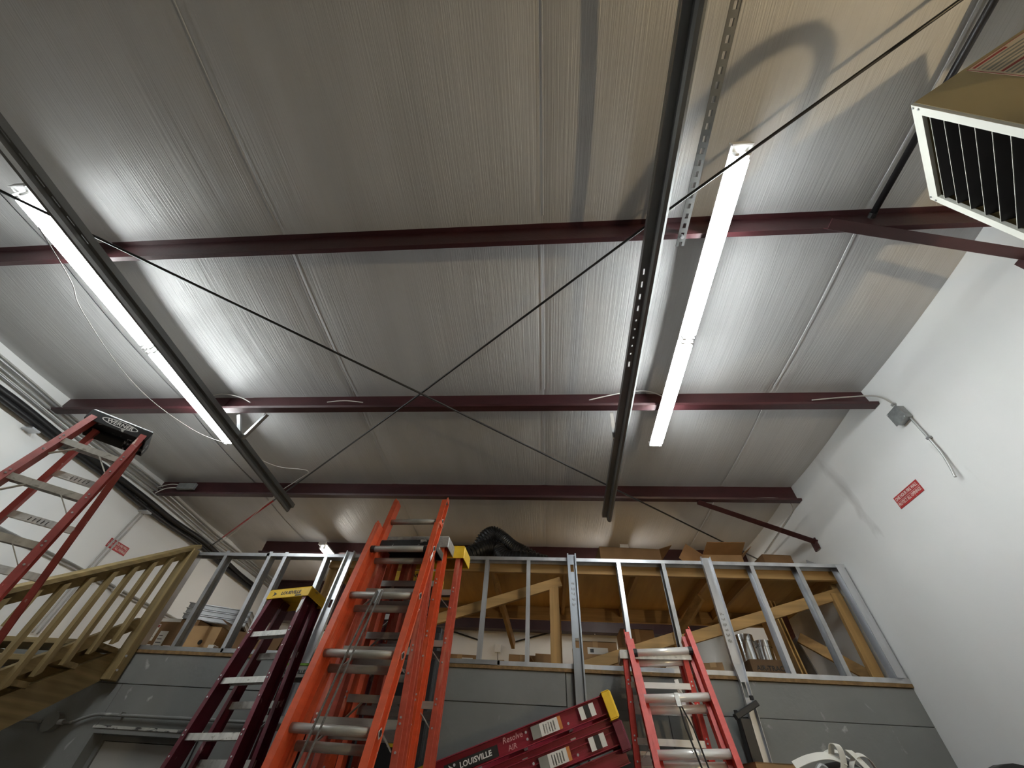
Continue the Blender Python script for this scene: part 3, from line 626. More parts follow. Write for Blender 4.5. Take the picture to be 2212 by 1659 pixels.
# maroon step ladder against the grey wall
ph = -.222; P0 = Vector((-2.11, 3.361, 2.638)); a = .165; H2 = 2.638+.315
n2 = Vector((math.sin(ph), -math.cos(ph), 0)); v2 = Vector((math.cos(ph), math.sin(ph), 0))
up2 = (Vector((0, 0, 1))*math.cos(.14)-n2*math.sin(.14)-v2*.03).normalized()
top2 = P0+up2*.315; base2 = top2-up2*(top2.z/up2.z); H2 = (top2-base2).length
lad2, cap2, F2, B2, cy = step_ladder('maroon step ladder with yellow top leaning on the grey wall at left', ladder_matrix(base2, v2, up2), H2, .325, .15, .03, .02, M['maroon'], M['alu'], M['yellow'], back=.125, rail=(.11, .036), step0=.315, wr=.32, frl=.145, caph=.07, rear0=.42, braces=False)
text_front('LOUISVILLE', .036, M['ink'], cap2, .022, cy-.001, H2-.034, sx=1.05, bold=.0012)
MB().bb((.075, cy-.0012, H2-.064), (.135, cy-.0004, H2-.054)).build('print_strip', M['ink'], cap2)
arrow_mark(cap2, -.155, cy-.0006, H2-.034, .038, M['ink'])
MB().plate([(.157, -.0600, H2-.10), (.186, -.0600, H2-.09), (.184, -.0610, H2-.17), (.172, -.0620, H2-.20), (.160, -.0620, H2-.19)], (0, -.002, 0)).build('torn_sticker', M['paper'], lad2)
# grey and green step ladder behind the maroon one
phg = -.15
lad2b, cap2b, _, _, cy = step_ladder('grey step ladder with green plastic trim behind the maroon ladder', upright(-1.93, 3.60, 2.45, phg), 2.475, .33, .09, .01, .01, M['maroon'], M['alu_grey'], M['alu_grey'], back=.08, rail=(.07, .03), caph=.075)
MB().bb((-.12, cy-.004, 2.477), (.19, cy+.10, 2.492)).build('trim', M['green'], lad2b); MB().bb((.13, cy-.006, 2.42), (.215, cy+.03, 2.495)).build('trim', M['green'], lad2b)
text_front('LOUISVILLE', .036, M['ink'], cap2b, .0, cy-.001, 2.435, sx=1.0, bold=.0012); arrow_mark(cap2b, -.165, cy-.0006, 2.435, .036, M['ink'])

# extension ladders: two sections with rungs
def ext_section(r, x0w, n, z0, zt, mr, mru, tag_, yoff, rail, rroll, rr=.019, shoes=None):
    """one section in ladder coordinates: rail centres at +-x0w, rung heights z0 + .305 k"""
    fl = rail[1]
    for q in (-1, 1):
        rl_ = MB().extr(chan(rail[0], fl, .006, q), (q*x0w, yoff, .0), (q*x0w, yoff, zt-.02), (0, 1, 0))
        # rounded rail tip
        tip = [(q*x0w+q*(fl/2-.006), yoff-rail[0]/2, zt-.02), (q*x0w+q*(fl/2-.006), yoff-rail[0]*.3, zt+.012), (q*x0w+q*(fl/2-.006), yoff+rail[0]*.3, zt+.012), (q*x0w+q*(fl/2-.006), yoff+rail[0]/2, zt-.02)]
        rl_.plate(tip, (q*.006, 0, 0)); rl_.build(tag_+'_rail', mr, r)
    k = 0; z = z0
    while z > .1:
        o = MB().cyl((-x0w+fl*.2, yoff, z), (x0w-fl*.2, yoff, z), rr, 14).build('rung', mru, r, smooth=True)
        for q in (-1, 1):
            MB().cyl((q*(x0w+fl/2), yoff, z), (q*(x0w+fl/2+.003), yoff, z), rr*1.1, 4).build('rung_rosette', M['alu'], o); MB().cyl((q*(x0w+fl/2+.003), yoff, z), (q*(x0w+fl/2+.004), yoff, z), rr*.72, 8).build('rung_end', M['ink'], o)
            if rroll and k == 0: MB().cyl((q*(x0w-fl*.4), yoff, z), (q*(x0w-fl*.4-.032), yoff, z), rr*1.12, 12).build('roller', M['blackpl'], o)
        z -= .305; k += 1
def ext_ladder(label, P0, a, b, phi, hwF, hwB, topF, topB, dB, zB, mr, mruF, mruB, rail, group=None, rr=.019):
    v = Vector((math.cos(phi), math.sin(phi), 0)); n = Vector((math.sin(phi), -math.cos(phi), 0))
    up = (Vector((0, 0, 1))*math.cos(a)-n*math.sin(a)-v*math.sin(b)).normalized(); P0 = Vector(P0)
    base = P0-up*(P0.z/up.z); r = empty('extension_ladder', M=ladder_matrix(base, v, up)); tag(r, label, 'ladder', group); s0 = (P0-base).length
    ext_section(r, hwF, 0, s0, s0+topF, mr, mruF, 'fly', 0., rail, True, rr)
    ext_section(r, hwB, 0, s0+zB, s0+topB, mr, mruB, 'base', dB, rail, False, rr)
    return r, s0
lx, s3 = ext_ladder('tall orange extension ladder with grey rungs in front of the other ladders', (-.933, 2.431, 2.916), .197, -.013, -.08, .214, .190, .20, .455, .064, .262, M['orange'], M['alu_grey'], M['alu_grey'], (.064, .036))
MB().tube([(-.02, -.04, s3-.30), (-.045, -.045, s3-.60), (-.075, -.042, s3-1.1), (-.09, -.04, s3-1.9)], .0055, 6).build('rope', M['rope'], lx)
MB().tube([(.01, -.04, s3-.30), (-.012, -.05, s3-.60), (-.035, -.046, s3-1.1), (-.05, -.044, s3-1.9)], .0055, 6).build('rope', M['rope'], lx)
MB().bb((-.018, -.035, s3-.37), (.012, -.022, s3-.29)).build('rope_clip', M['galv_dull'], lx)
for q, zz, c in ((1, s3-.02, 'ink_white'),): MB().plate([(q*.2335, -.02, zz-.05), (q*.2335, -.005, zz), (q*.2335, .012, zz-.02), (q*.2335, 0, zz-.07)], (q*.0006, 0, 0)).build('sticker', M[c], lx)
lr, s7 = ext_ladder('red extension ladder with shiny aluminium rungs at the right', (.892, 3.55, 2.665), .33, .055, -.10, .236, .206, .16, .15, .07, -.035, M['red'], M['alu_bright'], M['alu_bright'], (.075, .036), rr=.025)
for dx in (-.012, .020): MB().tube([(.0+dx*.4, -.045, s7-.38), (.01+dx*1.4, -.05, s7-.50), (.05+dx, -.046, s7-.9), (.09+dx, -.045, s7-1.6)], .0055, 6).build('rope', M['ink'], lr)
MB().bb((-.014, -.032, s7-.37), (.014, -.02, s7-.29)).build('rope_clip', M['alu_grey'], lr)

# closed step ladders nested behind the orange extension ladder
def closed(px_, py_, phi, H, w0, label, mr, ms, mc, mtext=None, fl=.095, **k):
    r, cp, F, B, cy = step_ladder(label, upright(px_, py_, H, phi), H, w0, fl, .012, .012, mr, ms, mc, back=.085, rail=(.078, .034), group='closed step ladders behind the orange extension ladder', **k)
    if mtext: text_front('LOUISVILLE', .040, M['ink'], cp, .015, cy-.001, H-.032, sx=1.05, bold=.0012); arrow_mark(cp, -.165, cy-.0006, H-.032, .04, M['ink'])
    return r, cp
closed(-.935, 2.535, -.06, 2.995, .36, 'orange step ladder with black top directly behind the orange extension ladder', M['orange_old'], M['alu_grey'], M['cap_black'], caph=.05)
closed(-.915, 2.735, -.06, 3.115, .39, 'orange step ladder with grey cast top right of the extension ladder', M['orange'], M['alu_grey'], M['greycap'], caph=.075, fl=.02)
closed(-.83, 2.90, -.06, 3.12, .40, 'faded orange step ladder with yellow top, rightmost behind the extension ladder', M['orange_old'], M['alu_grey'], M['yellow'], caph=.085, fl=.0)
closed(-1.04, 3.15, -.05, 3.03, .34, 'maroon step ladder whose yellow top shows between the orange rungs', M['maroon'], M['alu_grey'], M['yellow'], True, caph=.08)
# red step ladder behind the right extension ladder
lh, ch_, Fh, Bh, cy = step_ladder('red step ladder with wide aluminium steps behind the right extension ladder', upright(.835, 3.60, 2.66, -.08), 2.665, .435, .06, .012, .01, M['red'], M['alu_bright'], M['alu'], back=.085, rail=(.075, .036), step0=.19, caph=.05, rbh=.11, rear0=.30)
MB().bar((.12, -.03, 2.50), (.20, -.035, 1.9), .028, .004, (0, 1, 0)).build('flat_brace', M['alu_bright'], lh)
MB().plate([(-.245, -.0395, 2.33), (-.222, -.0395, 2.335), (-.222, -.0395, 2.22), (-.243, -.0395, 2.20)], (0, -.001, 0)).build('tape', M['paper'], lh)

# two small crimson step ladders lying tilted on wall hooks
def tilted(x0, z0, ang, L, label, y=3.28, marks=True, capm=None):
    upv = Vector((math.cos(ang), 0, math.sin(ang)))           # from feet (left) to cap (right)
    v = Vector((0, -1, 0)); r, cp, F, B, cy = step_ladder(label, ladder_matrix((x0, y, z0), v, upv), L, .26, .05, -.0, .0, M['maroon_red'], M['alu'], M['yellow'], back=.098, rail=(.094, .034), step0=.27, caph=.05, capd=.155, group='small crimson step ladders tilted by the grey wall', rivets=False, rear0=.3, capm=capm, capy1=.085)
    # near side faces +x in ladder coordinates
    X = lambda s: (.26+.05*s)/2+.0175
    def onside(s, y0, dz, dy, m, nm='sticker'):
        MB().plate([(X(s+dz/2), y0-dy/2, L-s-dz/2), (X(s+dz/2), y0+dy/2, L-s-dz/2), (X(s-dz/2), y0+dy/2, L-s+dz/2), (X(s-dz/2), y0-dy/2, L-s+dz/2)], (.0009, 0, 0)).build(nm, m, r)
    onside(.20, 0, .032, .062, M['paper']); onside(.166, 0, .034, .062, M['ink']); onside(.132, 0, .032, .062, M['paper'])
    onside(.415, 0, .115, .062, M['paper']); onside(.50, 0, .055, .062, M['ink_grey']); onside(.347, 0, .020, .062, M['ink_orange'])
    for j in range(5): onside(.385+.016*j, .004*(j % 2), .008, .045, M['ink_grey'], 'print_line')
    for s, yy in ((.56, -.016), (.56, .016), (.30, .02), (L-.20, .0)):
        MB().cyl((X(s), yy, L-s), (X(s)+.005, yy, L-s), .007, 8).build('rivet', M['galv_bright'], r)
    # lettering on the side: reading direction runs up the rail (+z), its top towards the front (-y)
    def side_text(body, size, m, s, yy, **k): text(body, size, m, r, mtx((-.025, 0, 1), (0, -1, 0), (1, 0, .025), (X(s)+.0018, yy, L-s)), **k)
    if marks:
        onside(L-.30, 0.012, .32, .052, M['ink'])
        side_text('LOUISVILLE', .036, M['ink_white'], L-.325, .012, sx=1.05, bold=.001)
        MB().plate([(X(L-.19)+.0012, .012-q[0], q[1]+.165) for q in ((-.02, 0), (0, .03), (.02, 0), (0, .008))], (.0006, 0, 0)).build('logo_mark', M['ink_white'], r)
        side_text('Resolve', .040, M['ink_pink'], .645, -.016, shear=.2); side_text('AIR', .036, M['ink_pink'], .655, .024, shear=.1)
    else:
        side_text('M.A', .036, M['ink_pink'], .66, 0., shear=.2)
    for q in (-1, 1):
        for yy in (0, .098): MB().bb((q*(.26+.05*L)/2-.02, yy-.05 if yy == 0 else yy-.036, -.012), (q*(.26+.05*L)/2+.02, yy+.05 if yy == 0 else yy+.036, .04)).build('foot_pad', M['yellow'], r)
    return r
tilted(-.72, 1.90, R(19.2), 1.20, 'small crimson step ladder tilted by the grey wall, the upper of two')
r2 = tilted(-.675, 1.775, R(18.5), 1.20, 'small crimson step ladder tilted by the grey wall, the lower of two', y=3.285, marks=False, capm=M['maroon'])  # lower cap coloured maroon so it sinks into the shade there
for k, (x, zt) in enumerate(((-.35, 1.93), (.25, 2.12))):
    hk = wroot('wall_hook', (x, YB, zt-.36)); tag(hk, ('steel wall hook under the tilted ladders near their feet', 'steel wall hook under the tilted ladders near their tops')[k], 'hook')
    zz = zt-.385-.02*k
    MB().bar((x, YB-.001, zz), (x, 3.10, zz), .02, .02).build('arm', M['blackmetal'], hk); MB().bar((x, 3.10, zz-.01), (x, 3.10, zz+.08), .02, .02, (0, 1, 0)).build('tip', M['blackmetal'], hk)
    MB().bb((x-.03, YB-.006, zz-.06), (x+.03, YB, zz+.06)).build('plate', M['blackmetal'], hk)

# ---------------------------------------------------------------- signs, boxes, conduits and cables on the walls
def sign(x, yc_, zc, face, label, tilt=0.):
    s = wroot('fire_wall_sign', (x, yc_, zc)); tag(s, label, 'sign', 'red fire wall signs')
    MB().bb((x-.002, yc_-.136, zc-.046), (x+.002, yc_+.136, zc+.046)).build('plate', M['signred'], s)
    for body, dz in (('ONE HOUR FIRE WALL', .021), ('PROTECT ALL OPENINGS', -.021)):
        text(body, .034, M['signink'], s, mtx((0, -face, 0), (0, 0, 1), (-face, 0, 0), (-face*.003, 0, dz)), sx=.72 if dz > 0 else .66, bold=.0006)
    MB().bb((x-face*.0022-.0005, yc_-.136, zc-.001), (x-face*.0022+.0005, yc_+.136, zc+.001)).build('rule', M['signink'], s)
    return s
sign(XR-.003, 2.825, 3.596, 1, 'red fire wall sign on the bright right wall below the junction box')
sign(XL+.003, 4.083, 3.59, -1, 'red fire wall sign on the left wall above the stair rail')
jb = wroot('junction_box', (XR-.03, 2.40, 4.03)); tag(jb, 'grey junction box with cable on the right wall', 'junction box')
MB().bb((XR-.055, 2.345, 3.975), (XR, 2.455, 4.085)).build('box', M['boxgrey'], jb, bevel=.004); MB().bb((XR-.058, 2.340, 3.970), (XR-.054, 2.460, 4.090)).build('cover', M['boxgrey'], jb)
for yy, zz in ((2.35, 3.98), (2.45, 4.08)): MB().cyl((XR-.058, yy, zz), (XR-.061, yy, zz), .005, 6).build('screw', M['galv'], jb)
MB().tube(spline([(2.35, 2.535, 4.34), (2.58, 2.50, 4.335), (2.76, 2.43, 4.28), (2.80, 2.395, 4.18), (2.80, 2.39, 4.08)], 8), .006, 8).build('cable', M['wire'], jb, smooth=True)
fc = MB().tube(spline([(2.80, 2.36, 3.975), (2.80, 2.365, 3.80), (2.80, 2.372, 3.66), (2.79, 2.385, 3.56), (2.775, 2.40, 3.47)], 8), .008, 8).build('flexible_conduit', M['conduit'], jb, smooth=True)
for y, z in ((2.39, 4.14), (2.366, 3.78)): MB().bb((XR-.024, y-.014, z-.008), (XR, y+.014, z+.008)).build('clip', M['galv_dull'], jb)
def cable(name, pts, r, m, label, n=8, group=None):
    o = MB().tube(spline(pts, n), r, 8).build(name, M[m], None, org=pts[0], smooth=True); tag(o, label, 'cable', group); return o
cable('cable', [(2.25, 3.985, 4.245), (2.62, 3.98, 4.24), (2.79, 4.13, 4.22), (2.80, 4.35, 4.19), (2.80, 5.1, 4.13)], .005, 'wire', 'thin cable looping from the third purlin onto the right wall')
cable('lamp_cable', [(-3.079, .717, 4.10), (-3.233, 1.088, 4.13), (-3.34, 1.305, 4.12), (-3.45, 1.823, 4.10), (-3.46, 2.247, 4.10), (-3.32, 2.652, 4.10), (-3.155, 2.88, 4.13)], .003, 'rope', 'loose thin cable drooping left of the left lamp')
cable('cable', [(-3.02, 3.00, 4.14), (-2.96, 3.06, 4.112), (-2.78, 3.228, 4.104), (-2.48, 3.298, 4.10), (-2.69, 3.478, 4.092), (-3.025, 3.728, 4.085), (-3.676, 4.31, 4.075), (-4.175, 4.746, 4.066), (-4.6, 5.04, 4.06)], .004, 'wirewhite', 'thin pale cable tied along the brace rod below the left door track')
cable('cable', [(-3.30, 2.49, 4.40), (-3.16, 2.47, 4.425), (-2.95, 2.47, 4.385), (-2.79, 2.475, 4.31)], .005, 'wirewhite', 'short pale cable arching on the second purlin beside the left lamp')
cable('cable', [(-2.02, 2.475, 4.305), (-1.85, 2.47, 4.318), (-1.67, 2.475, 4.298)], .005, 'wirewhite', 'short pale cable lying on the second purlin left of the rod crossing')
cable('cable', [(.42, 2.475, 4.305), (.72, 2.47, 4.385), (.96, 2.47, 4.40), (1.15, 2.475, 4.275)], .005, 'wirewhite', 'pale cable arching on the second purlin beside the right lamp')
gb = wroot('purlin_box', (-4.42, 3.97, 4.28)); tag(gb, 'small grey electrical box at the left end of the third purlin', 'box')
MB().bb((-4.53, 3.905, 4.25), (-4.30, 3.945, 4.33)).build('box', M['boxgrey'], gb, bevel=.003)
MB().tube(spline([(-4.53, 3.92, 4.31), (-4.65, 3.92, 4.315), (-4.80, 3.93, 4.28)], 6), .006, 6).build('cable', M['wirewhite'], gb); MB().tube(spline([(-4.53, 3.92, 4.27), (-4.66, 3.91, 4.25), (-4.76, 3.92, 4.19)], 6), .006, 6).build('cable', M['wirewhite'], gb)
# bundle along the top of the left wall
ls = wroot('insulated_line_set', (-4.80, 3.5, 4.09)); tag(ls, 'thick black insulated pipe pair along the top of the left wall', 'pipe')
wob = random.Random(3)
for dz, rad in ((0, .034), (-.06, .026)):
    MB().tube(spline([(-4.81+wob.uniform(-.012, .012), .6+.55*k, 4.10+dz+wob.uniform(-.014, .014)-(.0 if k < 8 else .02*(k-8))) for k in range(12)], 6), rad, 10).build('insulated_pipe', M['blackpl'], ls, smooth=True)
for y in (2.5, 4.02): MB().bb((XL, y-.04, 3.985), (-4.755, y+.04, 4.0)).build('strap_hanger', M['galv'], ls)
for k, (x, z, rad, mm, lab) in enumerate(((-4.845, 4.20, .012, 'conduit', 'lowest thin grey conduit in the bundle along the left wall'), (-4.845, 4.245, .010, 'conduit', 'second thin grey conduit up in the bundle along the left wall'), (-4.83, 4.285, .013, 'conduit', 'third and thickest grey conduit up in the bundle along the left wall'), (-4.85, 4.325, .008, 'wire', 'topmost thin grey cable in the bundle along the left wall'))):
    cable('wall_conduit', [(x, .6, z), (x+.006, 1.9, z+.008), (x-.004, 2.9, z-.008), (x+.012, 4.0, z+.01), (x, 5.3, z-.02), (x+.01, 6.3, z-.01), (x, 7.25, z-.02)], rad, mm, lab, group='conduits along the left wall')
for k, dy in enumerate((0, .05)):
    cable('wall_conduit', [(-4.855, 4.02+dy, 4.10), (-4.86, 3.985+dy, 3.7), (-4.86, 3.95+dy, 3.3), (-4.86, 3.93+dy, 2.7)], .009, 'wire', ('thin conduit dropping down the left wall through the red sign, nearer of a pair', 'thin conduit dropping down the left wall through the red sign, farther of a pair')[k], group='conduits dropping down the left wall')
hc = wroot('shelf_raceway', (-4.85, 4.2, 3.25)); tag(hc, 'horizontal conduit run with small boxes on the left wall behind the balusters', 'conduit')
MB().tube([(-4.858, 1.2, 3.28), (-4.858, 3.8, 3.275), (-4.858, 7.2, 3.215)], .011, 8).build('conduit_length', M['conduit'], hc); MB().tube([(-4.858, 1.2, 3.245), (-4.858, 3.8, 3.245), (-4.858, 7.2, 3.185)], .008, 8).build('conduit_length', M['wire'], hc)
for y in (4.05, 4.42): MB().bb((XL, y-.05, 3.22), (XL+.045, y+.05, 3.30)).build('outlet_box', M['white'], hc)
# conduit on the grey wall
gc = wroot('grey_conduit', (-4.0, YB, 2.09)); tag(gc, 'grey painted conduit with a round box over the door', 'conduit')
MB().tube(spline([(-3.88, YB-.03, 2.093), (-3.80, YB-.03, 2.095), (-3.72, YB-.03, 2.125), (-3.62, YB-.03, 2.150), (-3.45, YB-.03, 2.153), (-2.8, YB-.03, 2.156), (-2.2, YB-.03, 2.158)], 6), .0115, 8).build('conduit_length', M['grey'], gc, smooth=True)
MB().tube([(-4.85, YB-.03, 2.085), (-4.05, YB-.03, 2.09)], .0115, 8).build('conduit_length', M['grey'], gc, smooth=True)
MB().cyl((-3.97, YB, 2.09), (-3.97, YB-.05, 2.09), .062, 20).build('round_box', M['grey'], gc); MB().cyl((-3.91, YB-.03, 2.091), (-3.87, YB-.03, 2.094), .019, 8).build('fitting', M['galv'], gc)
MB().bb((-3.43, YB-.046, 2.148), (-3.41, YB, 2.172)).build('clip', M['grey'], gc)
# far wall: diagonal rods and an outlet box
for p0, p1, lab in (((-1.75, 7.27, 3.74), (-1.08, 7.27, 3.58), 'dark brace rod end on the far wall left of the outlet box'), ((.45, 7.27, 3.82), (-.535, 7.27, 3.56), 'dark brace rod on the far wall right of the outlet box')):
    tag(MB().cyl(p0, p1, .012, 8).build('far_brace_rod', M['blackmetal'], None, org=p0), lab, 'rod', 'brace rods on the far wall')
ob = wroot('outlet_box', (-.754, 7.28, 3.47)); tag(ob, 'small white outlet box with a drooping cord on the far wall', 'outlet')
MB().bb((-.80, 7.24, 3.42), (-.71, 7.30, 3.53)).build('box', M['white'], ob, bevel=.004); MB().tube(spline([(-.75, 7.26, 3.42), (-.74, 7.26, 3.2), (-.745, 7.26, 2.7)], 6), .008, 6).build('cord', M['ink_grey'], ob)

# ---------------------------------------------------------------- things stored on the mezzanine
def carton(label, c, d, yaw, mm='card', flaps=(), holes=False, labels=(), name='cardboard_box', group=None, open_top=False, tape=True):
    """carton with base centre c, size d; flaps: list of (side, angle)"""
    Mx = Matrix.Translation(Vector(c)) @ Matrix.Rotation(yaw, 4, 'Z'); r = empty(name, M=Mx); tag(r, label, 'box', group); m = M[mm]; w_, l_, h_ = d; t = .006; mb = MB()
    mb.bb((-w_/2, -l_/2, 0), (w_/2, l_/2, t)); mb.bb((-w_/2, -l_/2, 0), (w_/2, -l_/2+t, h_)); mb.bb((-w_/2, l_/2-t, 0), (w_/2, l_/2, h_)); mb.bb((-w_/2, -l_/2+t, 0), (-w_/2+t, l_/2-t, h_)); mb.bb((w_/2-t, -l_/2+t, 0), (w_/2, l_/2-t, h_))
    if not open_top: mb.bb((-w_/2, -l_/2, h_-t), (w_/2, l_/2, h_))
    mb.build('carton_body', m, r)
    for side, ang, ln in flaps:
        a = R(ang)
        if side in 'fb':
            q = -1 if side == 'f' else 1; p = [(-w_/2, q*l_/2, h_), (w_/2, q*l_/2, h_), (w_/2-.01, q*(l_/2+ln*math.sin(a)), h_+ln*math.cos(a)), (-w_/2+.01, q*(l_/2+ln*math.sin(a)), h_+ln*math.cos(a))]; off = (0, -q*.004*math.cos(a), .004*math.sin(a))
        else:
            q = -1 if side == 'l' else 1; p = [(q*w_/2, -l_/2, h_), (q*w_/2, l_/2, h_), (q*(w_/2+ln*math.sin(a)), l_/2-.01, h_+ln*math.cos(a)), (q*(w_/2+ln*math.sin(a)), -l_/2+.01, h_+ln*math.cos(a))]; off = (-q*.004*math.cos(a), 0, .004*math.sin(a))
        MB().plate(p, off).build('flap', m, r)
    for x, z, a, b, cm in labels: MB().bb((x-a/2, -l_/2-.001, z-b/2), (x+a/2, -l_/2, z+b/2)).build('paper_label', M[cm], r)
    if holes: MB().cyl((.02, -l_/2-.002, h_*.55), (.02, -l_/2+.004, h_*.55), .022, 8).build('hand_hole', M['ink'], r)
    if tape and not open_top: MB().bb((-.025, -l_/2-.0008, h_*.8), (.025, l_/2, h_+.0008)).build('tape', M['card_light'], r)
    return r
# left side of the mezzanine
b1 = carton('brown cardboard box with white shipping labels behind the first stud', (-3.93, 4.62, ZP-.02), (.58, .44, .40), 0., 'card_dark', labels=((-.17, .27, .11, .15, 'paper'), (-.03, .20, .09, .17, 'paper'), (-.15, .12, .10, .09, 'paper'), (.08, .12, .08, .08, 'paper'), (-.05, .385, .26, .03, 'paper')), tape=False)
for k in range(4): MB().bb((-.21+.01*k, -.2222, .23+.014*k), (-.13-.012*k, -.2216, .236+.014*k)).build('print_line', M['ink_grey'], b1); MB().bb((-.065, -.2222, .15+.03*k), (.005-.01*k, -.2216, .157+.03*k)).build('print_line', M['ink'], b1)
MB().bb((-.222, -.2222, .315), (-.12, -.2216, .338)).build('print_line', M['ink_red'], b1)
carton('tan cardboard box with a round hand hole beside the brown box', (-3.43, 4.42, ZP-.02), (.33, .32, .31), .05, 'card_light', holes=True)
for k, lab in enumerate(('grey steel tray lowest in the stack on the brown box', 'grey steel tray in the middle of the stack on the brown box', 'grey steel tray on top of the stack on the brown box')):
    z = ZP+.385+.052*k; r = empty('steel_tray', M=Matrix.Translation((-3.78, 4.98, z)) @ Matrix.Rotation(.42, 4, 'Z')); tag(r, lab, 'tray', 'grey steel trays')
    MB().bb((-.30, -.5, 0), (.30, .5, .006)).build('pan', M['galv_dull'], r); MB().bb((-.31, -.51, .006), (.31, -.50, .046)).build('lip', M['galv_dull'], r); MB().bb((.30, -.51, .006), (.31, .51, .046)).build('lip', M['galv_dull'], r); MB().bb((-.32, -.52, .044), (.32, -.495, .050)).build('rim', M['galv'], r); MB().bb((.295, -.52, .044), (.32, .52, .050)).build('rim', M['galv'], r)
carton('open brown carton with raised flaps left of the maroon ladder', (-2.92, 4.62, ZP-.02), (.56, .44, .30), .0, 'card_dark', flaps=(('b', 35, .22), ('l', 62, .24), ('r', 50, .24), ('f', 165, .2)), open_top=True)
tag(MB().bb((-3.19, 4.12, ZP+.045), (-3.13, 4.19, ZP+.105)).build('white_carton', M['paper'], None, org=(-3.16, 4.15, ZP+.005), bevel=.002), 'tiny white carton on the bottom track beside the tan box', 'box')
tag(MB().bb((-3.17, 4.10, ZP-.02), (-3.05, 4.24, ZP+.044)).build('small_carton', M['card'], None, org=(-3.1, 4.17, ZP-.02), bevel=.002), 'small flat carton under the tiny white one', 'box')
tag(MB().cyl((-2.20, 4.16, ZP-.02), (-2.27, 4.22, 3.38), .042, 16).build('cardboard_tube', M['card_light'], None, org=(-2.2, 4.16, ZP-.02), smooth=True), 'tall cardboard tube standing at the left end of the loft', 'tube')
# black plastic bag
bg = MB(); nb, mb_ = 18, 10; rb_ = random.Random(4)
for j in range(mb_+1):
    t = j/mb_
    for i in range(nb):
        a = 2*math.pi*i/nb; rad = (.19*math.sin(math.pi*min(1, .12+t*.88))**.6)*(1+.16*rb_.uniform(-1, 1)); bg.v.append(Vector((-1.98+rad*.8*math.cos(a), 4.40+rad*math.sin(a), ZP-.02+.62*t)))
for j in range(mb_):
    for i in range(nb): bg.f.append((j*nb+i, j*nb+(i+1) % nb, (j+1)*nb+(i+1) % nb, (j+1)*nb+i))
bg.f.append(tuple(range(nb))); bg.f.append(tuple(mb_*nb+i for i in range(nb)))
tag(bg.build('plastic_bag', M['bag'], None, org=(-1.98, 4.4, ZP-.02), smooth=True), 'bulging black plastic bag under the left end of the loft', 'bag')
# under the loft
carton('low carton with a white label behind the faded orange ladder', (-.87, 4.78, ZP-.02), (.34, .3, .24), .05, 'card', labels=((.08, .17, .11, .09, 'paper'),))
carton('small plain carton beside the labelled low carton', (-.52, 4.80, ZP-.02), (.24, .25, .215), -.1, 'card_light')
carton('plain carton standing left of the loft post', (-.24, 4.78, ZP-.02), (.27, .28, .26), .08, 'card')
carton('open carton with an upright flap against the loft post', (-.005, 4.50, ZP-.02), (.18, .20, .13), .1, 'card', flaps=(('b', 5, .14), ('l', 40, .10)), open_top=True)
b2 = carton('carton with a white label right of the steel face stud', (.50, 4.72, ZP-.02), (.42, .34, .38), .0, 'card', labels=((.02, .30, .20, .055, 'paper'),))
MB().bb((-.055, -.1722, .285), (-.02, -.1716, .315)).build('print_block', M['ink'], b2)
carton('plain carton behind the top of the right extension ladder', (.93, 4.80, ZP-.02), (.34, .34, .36), -.08, 'card_light')
carton('tall plain carton farther back above the right ladder', (1.02, 5.14, ZP-.02), (.36, .3, .62), .0, 'card')
carton('low carton seen through the rungs of the right ladder', (1.02, 4.32, ZP-.02), (.46, .24, .10), .03, 'card')
carton('small carton right of the red extension ladder', (1.50, 4.30, ZP-.02), (.16, .2, .17), -.3, 'card')
tag(MB().bb((1.62, 4.18, ZP-.02), (1.74, 4.30, ZP+.07)).build('paper_sack', M['card_light'], None, org=(1.68, 4.24, ZP-.02), bevel=.01), 'crumpled pale paper sack behind the bent stud', 'sack')
wr_ = wroot('white_drum', (1.72, 4.72, ZP-.02)); tag(wr_, 'white plastic drum standing behind the bent stud', 'drum')
MB().cyl((1.70, 4.78, ZP-.02), (1.70, 4.78, 3.06), .20, 28).build('drum_body', M['pvc'], wr_, smooth=True); MB().cyl((1.70, 4.78, 3.06), (1.70, 4.78, 3.085), .207, 28).build('drum_lid', M['pvc'], wr_, smooth=True)
ab = carton('dark carton printed with large lettering holding shiny duct fittings', (1.985, 4.40, ZP-.02), (.36, .34, .215), 0., 'card_deep', open_top=True, flaps=(('b', 20, .1),))
text_front('AIR-TRAC', .052, M['ink'], ab, -.025, -.1715, .150, bold=.001)
def duct(label, c, rad, h, tilt):
    r = empty('duct_fitting', M=Matrix.Translation(Vector(c)) @ Matrix.Rotation(tilt, 4, 'Y')); tag(r, label, 'duct', 'shiny duct fittings')
    MB().cyl((0, 0, 0), (0, 0, h), rad, 28, cap=False).build('pipe', M['duct'], r, smooth=True); MB().cyl((0, 0, h), (0, 0, h+.05), rad*1.06, 28, cap=False).build('collar', M['duct'], r, smooth=True)
    MB().cyl((0, 0, h+.045), (0, 0, h+.05), rad*1.05, 28).build('end', M['duct'], r); MB().cyl((0, 0, h*.45), (0, 0, h*.45+.012), rad*1.04, 28, cap=False).build('bead', M['duct'], r, smooth=True)
duct('shiny round duct fitting standing upright in the printed carton', (1.895, 4.42, ZP-.01), .080, .38, 0.); duct('shiny round duct fitting tilted to the right in the printed carton', (2.055, 4.46, ZP-.01), .066, .35, .06)

